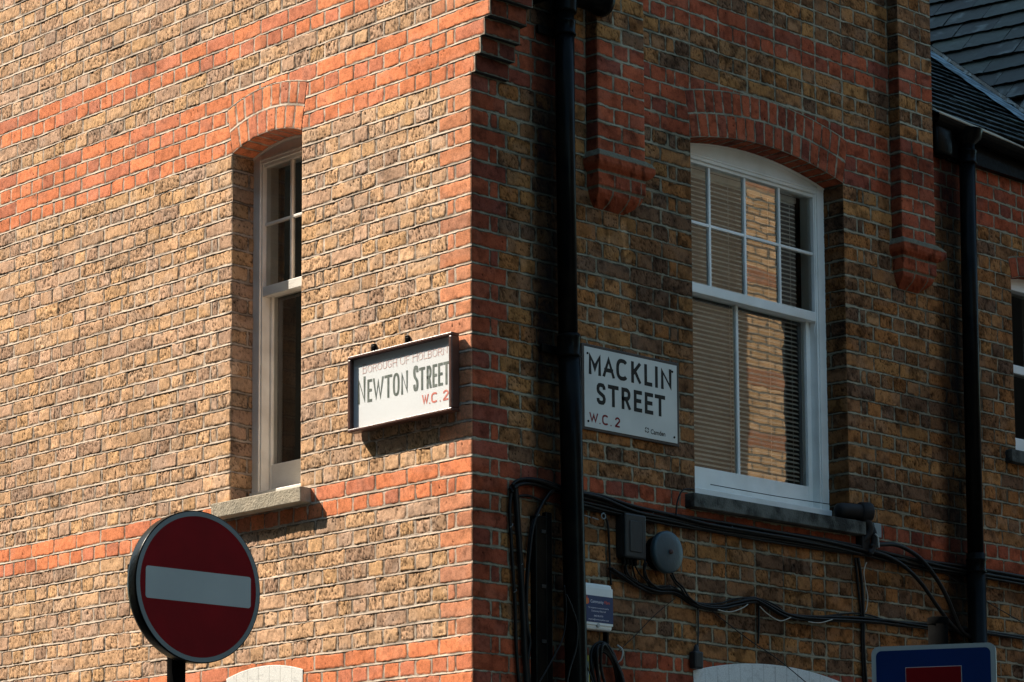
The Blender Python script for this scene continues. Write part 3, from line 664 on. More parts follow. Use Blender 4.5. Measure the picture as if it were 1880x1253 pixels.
# slate roofs: a slope over the street eaves and a cross roof meeting it at a leaded valley
def slates(P, O, Hd, Ud, n_u, n_r, wd, gauge, keep, seed):
    O = np.array(O); Hd = np.array(Hd)/np.linalg.norm(Hd); Ud = np.array(Ud)/np.linalg.norm(Ud); Nn = np.cross(Hd, Ud)
    if Nn[2] < 0: Nn = -Nn
    for r in range(n_r):
        for i in range(-1, n_u):
            a = (i+(r % 2)*.5)*wd; g1 = hsh(i, r, seed); g2 = hsh(i, r, seed+1); g3 = hsh(i, r, seed+2)
            x0, x1 = a+.0025, a+wd-.0025; y0, y1 = r*gauge-(.008*g1-.004), (r+1)*gauge+.06
            if not keep(O+Hd*(a+wd/2)+Ud*(r+.5)*gauge): continue
            nx, ny = 10, 10; V = np.empty((ny+1, nx+1, 3))
            X = np.linspace(x0, x1, nx+1); Y = np.linspace(y0, y1, ny+1); XX, YY = np.meshgrid(X, Y)
            rag = (vn(XX*50, XX*0+r*9+i*3, seed+5)-.5)*.014*(YY < y0+.001); lift = .013-.016*(YY-y0)/gauge+.007*g3*g1+.0045*fbm(XX*20+i*5, YY*20, seed+8, 2)
            V[...] = O+Hd*XX[..., None]+Ud*(YY+rag)[..., None]+Nn*lift[..., None]
            base = np.array([(.012, .019, .015), (.009, .015, .012), (.022, .032, .026), (.005, .009, .008)][int(g2*3.99)])*(.65+.8*g3)
            t = .45+1.1*fbm(XX*7+i*3, YY*9+r, seed+11, 3); lich = ss(.66, .8, fbm(XX*12+i*5, YY*12+r*3, seed+15, 3))
            col = base*t[..., None]*(1-lich[..., None])+np.array((.075, .09, .09))*lich[..., None]
            P.grid(V, col, None, Nn)
            F = np.stack([V[0], V[0]-Nn*.012], 0); P.grid(F, np.stack([col[0]*.5]*2, 0), None, -Ud)
            for e in (0, -1):
                F = np.stack([V[:, e], V[:, e]-Nn*.010], 0); P.grid(F, np.stack([col[:, e]*.5]*2, 0), None, Hd*(1 if e else -1))
ZE = 6.39; pa = R_(35.5)
def on_A(p): return ZE+math.tan(pa)*(.05-p[0])
Xv = np.array((-1.8871, 6.6119, 8.0959)); hB = np.array((.978, .208, 0)); nB = np.array((-.208, .978, 0)); pb = R_(43); uB = nB*math.cos(pb)+np.array((0, 0, math.sin(pb)))
nrmB = np.cross(hB, uB)
def on_B(p): return Xv[2]-(nrmB[0]*(p[0]-Xv[0])+nrmB[1]*(p[1]-Xv[1]))/nrmB[2]
P = Patch(); slates(P, (.06, 3.455, ZE), (0, 1, 0), (-math.cos(pa), 0, math.sin(pa)), 36, 17, .25, .17, lambda p: True, 5)
roofA = P.build('roof', M_slate, nb, smooth=False); tag(roofA, 'slate slope above the gutter')
P = Patch(); O = Xv-hB*2.6-uB*1.9
slates(P, O, hB, uB, 20, 26, .30, .235, lambda p: on_A(p) < p[2]+.02 and p[0] < .2, 9)
roofB = P.build('roof', M_slate, nb, smooth=False); tag(roofB, 'large cross roof of blue grey slates')
# backing under both roofs and the leaded valley
m = MB(); m.quad([(.05, 3.452, ZE-.012), (.05, 12, ZE-.012), (-6, 12, ZE-.012+math.tan(pa)*6.05), (-6, 3.452, ZE-.012+math.tan(pa)*6.05)])
q0 = [Xv+hB*s*6+uB*t for s, t in ((-1, -2), (.35, -2), (.35, 5), (-1, 5))]; m.quad([tuple(p-nrmB*.03) for p in q0]); m.build('roof_underlay', M_dark, nb)
nA = Vector((math.sin(pa), 0, math.cos(pa))); nb_ = Vector(nrmB); vd = nA.cross(nb_).normalized()
if vd.z < 0: vd = -vd
# a point of the valley: on both planes with x = -.5
xv = -.5; zA = on_A((xv, 0)); yv = Xv[1]-(nrmB[0]*(xv-Xv[0])+nrmB[2]*(zA-Xv[2]))/nrmB[1]
V0 = Vector((xv, yv, zA)); m = MB()
hb = Vector(uB)-vd*Vector(uB).dot(vd); hb.normalize(); ha = Vector((-math.cos(pa), 0, math.sin(pa))); ha = ha-vd*ha.dot(vd); ha.normalize(); 
if ha.dot(Vector((0, -1, 0))) < 0: ha = -ha
nst = 60; prev = None
for i in range(nst+1):
    c = V0+vd*(-1.3+3.6*i/nst); w1 = .27+.012*math.sin(i*.9); w2 = .03
    row = [c+ha*w1+nA*.030, c+ha*.03+nA*.022, c+nA*.014+nb_*.004, c+hb*.03+nb_*.028, c+hb*w2+nb_*.034]
    if prev:
        for a_, b_ in zip(range(4), range(1, 5)): m.quad([prev[a_], prev[b_], row[b_], row[a_]])
    prev = row
m.build('valley_flashing', M_lead, nb, True)
# gutter: half round, with a pale lining strip and brackets
m = MB(); gz0, gz1 = 6.372, 6.33; n = 10; rg = .058
def gp(t, y, r): z = gz0+(gz1-gz0)*(y-3.45)/.85; a = math.pi*t; return (.068+r*math.cos(a), y, z-r*1.05*math.sin(a))
for y0, y1 in ((3.452, 5.0), (5.0, 7.0), (7, 12)):
    for i in range(n):
        m.quad([gp(i/n, y0, rg), gp((i+1)/n, y0, rg), gp((i+1)/n, y1, rg), gp(i/n, y1, rg)]); m.quad([gp(i/n, y0, rg-.004), gp(i/n, y1, rg-.004), gp((i+1)/n, y1, rg-.004), gp((i+1)/n, y0, rg-.004)])
    m.tube([gp(0, y0, rg-.002), gp(0, y1, rg-.002)], .005, 6, m=1)
m.box(PR, 3.452, 12, -.02, .045, 6.18, 6.33)
gut = m.build('gutter', [M_iron, M_stone], nb)
m = MB(); m.quad([(.125, 3.455, 6.378), (.125, 3.455, 6.381), (.06, 3.455, 6.43), (.06, 3.455, 6.427)])
m.quad([(.118, 3.456, 6.379), (.118, 4.30, 6.339), (.066, 4.02, 6.392), (.066, 3.456, 6.418)])
m.build('eaves_strip', M_stone, nb)

# ------------------------------------------------------------------ lettering drawn with strokes
def arcp(cx, cy, rx, ry, a0, a1, n=14): return [(cx+rx*math.cos(R_(a0+(a1-a0)*i/n)), cy+ry*math.sin(R_(a0+(a1-a0)*i/n))) for i in range(n+1)]
def sq(cx, cy, rx, ry, a0, a1, n=26, e=2.7):
    o = []
    for i in range(n+1):
        a = R_(a0+(a1-a0)*i/n); c, s_ = math.cos(a), math.sin(a)
        o.append((cx+rx*math.copysign(abs(c)**(2/e), c), cy+ry*math.copysign(abs(s_)**(2/e), s_)))
    return o
SC = [(.97, .76), (.93, .89), (.78, .98), (.5, 1.0), (.22, .98), (.06, .88), (.03, .74), (.10, .62), (.30, .54), (.62, .46), (.88, .38), (.98, .25), (.94, .11), (.78, .02), (.5, 0), (.22, .02), (.06, .11), (.02, .24)]
G = {'A': [[(0, 0), (.5, 1), (1, 0)], [(.17, .30), (.83, .30)]], 'B': [[(0, 0), (0, 1), (.55, 1)]+arcp(.55, .765, .40, .235, 90, -90)+[(0, .53)], [(.55, .53)]+arcp(.55, .265, .45, .265, 90, -90)+[(0, 0)]],
     'C': [sq(.5, .5, .5, .5, 42, 318)], 'E': [[(1, 1), (0, 1), (0, 0), (1, 0)], [(0, .52), (.86, .52)]], 'F': [[(1, 1), (0, 1), (0, 0)], [(0, .5), (.85, .5)]], 'G': [sq(.5, .5, .5, .5, 42, 350)+[(.98, .45), (.55, .45)]],
     'H': [[(0, 0), (0, 1)], [(1, 0), (1, 1)], [(0, .52), (1, .52)]], 'I': [[(0, 0), (0, 1)]], 'K': [[(0, 0), (0, 1)], [(.95, 1), (.04, .42)], [(.30, .60), (1, 0)]], 'L': [[(0, 1), (0, 0), (1, 0)]],
     'M': [[(0, 0), (0, 1), (.5, .28), (1, 1), (1, 0)]], 'N': [[(0, 0), (0, 1), (1, 0), (1, 1)]], 'O': [sq(.5, .5, .5, .5, 90, 450, 40)], 'R': [[(0, 0), (0, 1), (.55, 1)]+arcp(.55, .745, .42, .255, 90, -90)+[(0, .49)], [(.45, .49), (1, 0)]],
     'S': [SC], 'T': [[(0, 1), (1, 1)], [(.5, 1), (.5, 0)]], 'U': [[(0, 1), (0, .3)]+sq(.5, .3, .5, .3, 180, 360, 14)+[(1, 1)]], 'W': [[(0, 1), (.26, 0), (.5, .85), (.74, 0), (1, 1)]],
     '2': [[(.03, .74)]+arcp(.5, .72, .46, .28, 165, -20)+[(.06, .05), (.06, 0), (1, 0)]], '.': [[(0, 0), (0, .01)]]}
def glyph(m, W, ch, u0, z0, w_, h, th, d, sgn=1, serif=False):
    """sgn is the way the letter reads along u; strokes are laid a hair apart"""
    zz = 0
    for st in G[ch]:
        pts = [Vector((th/2+x*max(w_-th, 0), th/2+y*(h-th))) for x, y in st]
        if ch == 'I': pts = [Vector((w_/2, p.y)) for p in pts]
        if ch == '.': pts = [Vector((w_/2-th/2, th/2)), Vector((w_/2+th/2, th/2))]
        closed = (pts[0]-pts[-1]).length < 1e-5
        if not closed and ch != '.':
            a = (pts[0]-pts[1]).normalized(); b = (pts[-1]-pts[-2]).normalized()
            e = th/2 if ch not in 'SC2G' else 0
            pts[0] = pts[0]+a*e; pts[-1] = pts[-1]+b*e
        n = len(pts); Lf = []; Rt = []
        for i in range(n):
            if closed: a = (pts[i]-pts[(i-1) % (n-1)]) if i else (pts[0]-pts[n-2]); b = pts[(i+1) % n]-pts[i] if i < n-1 else pts[1]-pts[0]
            else: a = pts[i]-pts[i-1] if i else pts[1]-pts[0]; b = pts[i+1]-pts[i] if i < n-1 else pts[-1]-pts[-2]
            a = a.normalized(); b = b.normalized(); t = (a+b); t = t.normalized() if t.length > 1e-4 else a
            nn = Vector((-t.y, t.x)); c = max(.38, nn.dot(Vector((-a.y, a.x))))
            Lf.append(pts[i]+nn*th/2/c); Rt.append(pts[i]-nn*th/2/c)
        cl = lambda v: Vector((min(max(v.x, -th*.1), w_+th*.1), min(max(v.y, 0), h)))
        Lf = [cl(v) for v in Lf]; Rt = [cl(v) for v in Rt]
        for i in range(n-1):
            q = [Lf[i], Lf[i+1], Rt[i+1], Rt[i]]
            m.quad([W(u0+sgn*v.x, d+zz, z0+v.y) for v in q])
        zz += .00025
    if serif:
        s_ = th*1.5
        for st in G[ch]:
            for x, y in (st[0], st[-1]):
                if y in (0, 1) and ch not in 'O2':
                    cx = th/2+x*(w_-th); cy = y*h; y0, y1 = (0, th*.55) if y == 0 else (h-th*.55, h)
                    m.quad([W(u0+sgn*a, d+zz, z0+b) for a, b in ((cx-s_, y0), (cx+s_, y0), (cx+s_, y1), (cx-s_, y1))]); zz += .00012
def font_text(name, txt, W, u0, z0, height, d, mt, par, sx=1.0, sgn=1, bold=0.0, cx=None):
    cu = bpy.data.curves.new('t', 'FONT'); cu.body = txt; cu.size = height*1.38; cu.offset = bold
    o = bpy.data.objects.new('t', cu); COL.objects.link(o); dg = bpy.context.evaluated_depsgraph_get(); dg.update()
    me = bpy.data.meshes.new_from_object(o.evaluated_get(dg)); bpy.data.objects.remove(o)
    w_ = max([v.co.x for v in me.vertices]+[0])*sx
    if cx is not None: u0 = cx-sgn*w_/2
    for v in me.vertices: v.co = Vector(W(u0+sgn*v.co.x*sx, d, z0+v.co.y))
    me.name = name
    return link(name, me, mt, par)
def rrect(m, W, u0, u1, z0, z1, r, d0, d1, mi=0, n=6):
    pts = []
    for cx, cz, a in ((u1-r, z1-r, 0), (u0+r, z1-r, 90), (u0+r, z0+r, 180), (u1-r, z0+r, 270)):
        pts += [(cx+r*math.cos(R_(a+90*i/n)), cz+r*math.sin(R_(a+90*i/n))) for i in range(n+1)]
    m.quad([W(u, d1, z) for u, z in pts], mi); m.quad([W(u, d0, z) for u, z in pts], mi); k = len(pts)
    for i in range(k):
        (a, b), (c, e) = pts[i], pts[(i+1) % k]; m.quad([W(a, d0, b), W(c, d0, e), W(c, d1, e), W(a, d1, b)], mi)

# ------------------------------------------------------------------ street name signs
M_opal = worn('opal_glass_panel', (.82, .83, .84), (.77, .78, .79), .35, 4, .03, 60)
M_brown = worn('red_brown_frame_paint', (.065, .024, .017), (.10, .042, .030), .34, 14, .12, 90)
M_fadeG = worn('faded_black_letters', (.070, .092, .076), (.15, .172, .15), .6, 30, .05, 200, lo=.4, hi=.62)
M_fadeR = worn('faded_red_letters', (.62, .13, .09), (.72, .26, .20), .6, 22, .05, 200)
M_paleR = worn('pale_red_letters', (.64, .38, .35), (.74, .58, .54), .6, 22, .05, 200)
t = thing('street_sign', 'white NEWTON STREET name sign in a deep red brown frame on the sunlit wall', 'street sign', PL(.44, 0, 4.42))
U0, U1, Z0, Z1 = .069, .812, 4.231, 4.606
m = MB()
for (a, b, c, d) in ((U0, U1, Z1-.017, Z1), (U0, U1, Z0, Z0+.017), (U0, U0+.021, Z0+.017, Z1-.017), (U1-.021, U1, Z0+.017, Z1-.017)): m.box(PL, a, b, .016, .067, c, d, bev=.0045)
m.build('frame', M_brown, t)
m = MB(); m.box(PL, U0+.01, U1-.01, .02, .0445, Z0+.01, Z1-.01); pn = m.build('panel', M_opal, t)
for u in (.685, .440):
    m = MB(); m.box(PL, u-.011, u+.011, .0, .018, 4.595, 4.658, bev=.002); m.box(PL, u-.016, u+.004, .004, .020, 4.63, 4.648, bev=.002); m.build('bracket', M_iron, t)
for u in (.60, .25): m = MB(); m.box(PL, u, u+.025, 0, .02, 4.25, 4.3); m.build('bracket', M_iron, t)
zb = 4.3665; m = MB()
for ch, a, b, h in (('N', .761, .704, .131), ('E', .690, .656, .111), ('W', .650, .572, .111), ('T', .566, .511, .111), ('O', .505, .458, .111), ('N', .446, .398, .111),
                    ('S', .361, .323, .125), ('T', .319, .277, .109), ('R', .266, .232, .109), ('E', .225, .193, .109), ('E', .186, .153, .109), ('T', .149, .108, .109)):
    glyph(m, PL, ch, a, zb, a-b, h, (.0150 if h > .12 else .0130), .0453, -1)
    if b in (.398, .108): m.build('lettering', M_fadeG, t); m = MB()
x = .724; zr = 4.512
wd = {'B': .026, 'O': .032, 'R': .028, 'U': .029, 'G': .030, 'H': .030, 'F': .024, 'L': .024, 'N': .031}
for wi, word in enumerate(('BOROUGH', 'OF', 'HOLBORN')):
    m = MB()
    for i, ch in enumerate(word):
        big = i == 0; h = .046 if big else .035; q = wd[ch]*(1.12 if big else 1)*.98
        glyph(m, PL, ch, x, zr, q, h, .0030, .0453, -1, serif=True); x -= q+.0068
    x -= .017; m.build('lettering', M_paleR, t)
m = MB()
for ch, a, b in (('W', .299, .252), ('.', .249, .241), ('C', .235, .188), ('.', .176, .168), ('2', .154, .112)): glyph(m, PL, ch, a, 4.292, a-b, .050, .0088 if ch != '.' else .006, .0453, -1)
m.build('lettering', M_fadeR, t)

M_plate = worn('white_enamel_plate', (.58, .59, .55), (.50, .51, .48), .35, 5, .03, 60, spec=.4)
M_edge = worn('black_enamel_edge', (.02, .02, .02), (.035, .032, .03), .35, 12, .05, 90)
M_ink = mat('black_lettering', (.010, .009, .007), .5, spec=.2); M_inkR = mat('red_lettering', (.17, .006, .010), .5, spec=.2)
t = thing('street_sign', 'white enamel MACKLIN STREET plate with thin black edge on the shaded wall', 'street sign', PR(1.05, 0, 4.45))
def PRs(u, d, z): return PR(u, d, z)
m = MB(); m.box(PRs, .712, 1.400, .006, .0150, 4.236, 4.660, bev=.002); m.build('backing', M_edge, t)
m = MB(); m.box(PRs, .7265, 1.3850, .010, .0165, 4.2500, 4.6455, bev=.001); m.build('plate', M_plate, t)
m = MB(); zb = 4.512
for ch, a, b in (('M', .756, .842), ('A', .853, .938), ('C', .948, 1.034), ('K', 1.054, 1.124), ('L', 1.148, 1.205), ('I', 1.226, 1.245), ('N', 1.268, 1.346)): glyph(m, PRs, ch, a, zb, b-a, .108, .0200, .0170)
m.build('lettering', M_ink, t); m = MB()
for ch, a, b in (('S', .808, .874), ('T', .889, .964), ('R', .984, 1.049), ('E', 1.071, 1.130), ('E', 1.149, 1.210), ('T', 1.221, 1.297)): glyph(m, PRs, ch, a, 4.371, b-a, .108, .0200, .0170)
m.build('lettering', M_ink, t)
m = MB()
for ch, a, b in (('W', .758, .819), ('.', .826, .836), ('C', .846, .893), ('.', .903, .913), ('2', .935, .974)): glyph(m, PRs, ch, a, 4.274, b-a, .051, .0095 if ch != '.' else .007, .0170)
m.build('lettering', M_inkR, t)
font_text('lettering', 'Camden', PRs, 1.189, 4.2745, .0245, .0170, M_ink, t, sx=.94, bold=.0006)
m = MB()
for i in range(4):      # a ring of four linked hooks
    cx, cz = 1.1625, 4.2895; a0 = i*90+12
    for j in range(5):
        p = []
        for aa, rr_ in ((a0+j*11, .0155), (a0+(j+1)*11, .0155), (a0+(j+1)*11, .0095), (a0+j*11, .0095)): p.append(PRs(cx+rr_*math.cos(R_(aa)), .0170, cz+rr_*math.sin(R_(aa))))
        m.quad(p)
    a = R_(a0+60); x, z = cx+.0085*math.cos(a), cz+.0085*math.sin(a); m.quad([PRs(x+.003*math.cos(R_(q)), .0172, z+.003*math.sin(R_(q))) for q in (a0, a0+90, a0+180, a0+270)])
m.build('emblem', M_ink, t)
for u, z in ((.749, 4.613), (1.352, 4.610), (.751, 4.279), (1.361, 4.279)): m = MB(); m.lathe(PRs(u, .0165, z), (1, 0, 0), [(0, .006), (.003, .005), (.004, .0)], 10); m.build('screw', M_iron, t)

# ------------------------------------------------------------------ traffic signs on poles
M_signred = worn('reflective_red', (.20, .0045, .007), (.145, .004, .006), .5, 5, .02, 100, spec=.08)
M_gr = worn('grimy_red', (.12, .0035, .0045), (.095, .004, .004), .5, 3, .02, 100, spec=.08)
M_signwht = worn('reflective_white', (.37, .39, .375), (.31, .33, .32), .4, 2.5, .02, 100, spec=.4)
M_signgry = worn('grey_sign_rim', (.17, .19, .19), (.14, .16, .16), .45, 4, .02, 100)
M_signblu = worn('reflective_blue', (.003, .024, .115), (.003, .020, .09), .45, 3, .02, 100, spec=.15)
def face_frame(c, az):
    n = Vector((math.cos(az), math.sin(az), 0)); h = Vector((-math.sin(az), math.cos(az), 0)); c = Vector(c)
    return lambda u, d, z: tuple(c+h*u+n*d+Vector((0, 0, z))), n, h
cs = Vector((.614, -2.052, 3.148)); Wn, nn, hh = face_frame(cs, R_(-1.5))
t = thing('no_entry_sign', 'round red no entry sign with a white bar on a black post', 'traffic sign', (cs.x-.16, cs.y, 0))
m = MB(); m.lathe(cs-nn*.066, nn, [(0, .0), (0, .285), (.006, .297), (.018, .2995), (.045, .3005), (.059, .302), (.066, .3015), (.0675, .300), (.0675, .296)], 96); m.build('case', M_iron, t, True)
m = MB(); m.lathe(cs, nn, [(.0, .2975), (.002, .2975), (.002, .2795)], 96); m.build('rim', M_signgry, t)
m = MB(); m.lathe(cs, nn, [(.0012, .2800), (.0012, .0)], 96); m.build('face', M_signred, t)
m = MB(); rrect(m, Wn, -.2535, .2535, -.0600-.004, .0655-.004, .012, .0012, .0024); m.build('bar', M_signwht, t)
m = MB(); m.box(Wn, -.27, .27, -.10, -.064, .04, .075, bev=.002); m.box(Wn, -.2, .2, -.10, -.083, -.15, -.115, bev=.002)
m.box(Wn, -.05, .05, -.20, -.098, .03, .085, bev=.004); m.box(Wn, -.05, .05, -.20, -.098, -.16, -.105, bev=.004); m.build('bracket', M_iron, t)
pc = cs-nn*.145; m = MB(); m.tube([(pc.x, pc.y, 0), (pc.x, pc.y, 3.32)], .0365, 28); m.build('post', M_post, t, True)

cs = Vector((3.108, -.633, 2.585)); Wb, nn, hh = face_frame(cs, R_(-61))
t = thing('road_sign', 'blue square no through road sign with a red bar on a tall black post', 'traffic sign', (cs.x, cs.y, 0))
m = MB(); rrect(m, Wb, -.225, .225, -.225, .225, .028, -.012, 0); m.build('plate', M_signwht, t)
m = MB(); rrect(m, Wb, -.208, .206, -.208, .2085, .020, -.002, .0012); m.build('face', M_signblu, t)
m = MB(); rrect(m, Wb, -.102, .102, .06, .1455, .001, 0, .0022); rrect(m, Wb, -.036, .036, -.208, .0598, .001, 0, .0022); m.build('symbol', M_signwht, t)
m = MB(); rrect(m, Wb, -.0995, .0995, .063, .1430, .001, .001, .0034); m.build('symbol', M_signred, t)
m = MB(); m.box(Wb, -.19, .19, -.045, -.012, .09, .125, bev=.003); m.box(Wb, -.05, .05, -.10, -.04, .085, .13, bev=.004); m.box(Wb, -.19, .19, -.045, -.012, -.12, -.085, bev=.003); m.build('bracket', M_iron, t)
pc = cs-nn*.095+hh*.006; m = MB(); m.tube([(pc.x, pc.y, 0), (pc.x, pc.y, 2.914)], .0365, 28); m.lathe((pc.x, pc.y, 2.914), (0, 0, 1), [(-.02, .0385), (.004, .0385), (.008, .030), (.009, 0)], 28); m.build('post', M_post, t, True)

# ------------------------------------------------------------------ rainwater pipes
t = thing('drainpipe', 'black iron drainpipe with a branch at its top beside the street name plate', 'drainpipe', PR(.55, .08, 0))
m = MB(); m.tube([PR(.5375, .088, 6.42), PR(.5375, .088, 5.6), PR(.546, .088, 4.58)], .047, 28); m.build('upper_pipe', M_iron, t, True)
m = MB(); m.tube([PR(.552, .088, 4.66), PR(.560, .09, 4.1), PR(.580, .092, 3.0), PR(.59, .092, 0.2)], .0540, 28); m.build('lower_pipe', M_iron, t, True)
def collar(W, u, d, z, r, h, par, lugs=True):
    m = MB(); m.lathe(W(u, d, z-h/2), (0, 0, 1), [(0, r), (0, r+.006), (.006, r+.010), (.014, r+.006), (h-.014, r+.006), (h-.006, r+.010), (h, r+.007), (h+.002, r-.002)], 32)
    if lugs: m.box(W, u-.115, u+.115, .008, .024, z-.028, z+.012, bev=.003)
    m.build('collar', M_iron, par, True)
collar(PR, .5375, .088, 6.170, .047, .075, t); collar(PR, .549, .088, 4.600, .050, .105, t)
m = MB(); m.tube(spline([PR(.5375, .088, 6.25), PR(.5375, .092, 6.33), PR(.52, .11, 6.42), PR(.47, .13, 6.50), PR(.40, .14, 6.60)], 6), .060, 24)
m.tube([PR(.50, .105, 6.345), PR(.60, .105, 6.352), PR(.76, .105, 6.362), PR(.765, .105, 6.362), PR(.80, .105, 6.364), PR(.802, .105, 6.364)], [.055, .058, .062, .074, .074, .05], 28)
m.lathe(PR(.80, .105, 6.364), (0, 1, 0), [(0, .062), (.008, .060), (.008, 0)], 28)
m.box(PR, .395, .42, .0, .16, 6.28, 6.52, bev=.006); m.build('branch', M_iron, t, True)
t = thing('drainpipe', 'black iron drainpipe dropping from the gutter of the lower building', 'drainpipe', PR(3.76, .08, 0))
m = MB(); m.tube([PR(3.762, .075, 6.30), PR(3.750, .075, 5.2), PR(3.744, .075, 3.9)], .045, 28); m.tube([PR(3.744, .075, 3.93), PR(3.735, .078, 0.2)], .052, 28); m.build('pipe', M_iron, t, True)
collar(PR, 3.762, .075, 6.19, .045, .08, t); collar(PR, 3.745, .075, 3.86, .049, .08, t)
m = MB(); m.lathe(PR(3.762, .070, 6.235), (0, 0, 1), [(0, .04), (.03, .05), (.06, .085), (.11, .095)], 28); m.box(PR, 3.47, 3.62, .0, .09, 6.16, 6.33, bev=.02)
m.build('hopper', M_iron, t, True)
t = thing('cable_duct', 'flat black cable duct running down the wall left of the lower drainpipe', 'cable duct', PR(.42, 0, 3))
m = MB(); m.box(PR, .366, .440, .0, .042, 0.3, 3.775, bev=.005); m.box(PR, .446, .488, .0, .030, 0.3, 3.800, bev=.005); m.build('duct', M_plastic if False else M_iron, t)
for z in (3.70, 3.44, 3.18): m = MB(); m.box(PR, .40, .428, .040, .048, z-.008, z+.008, bev=.001); m.build('clip', M_plastic, t)

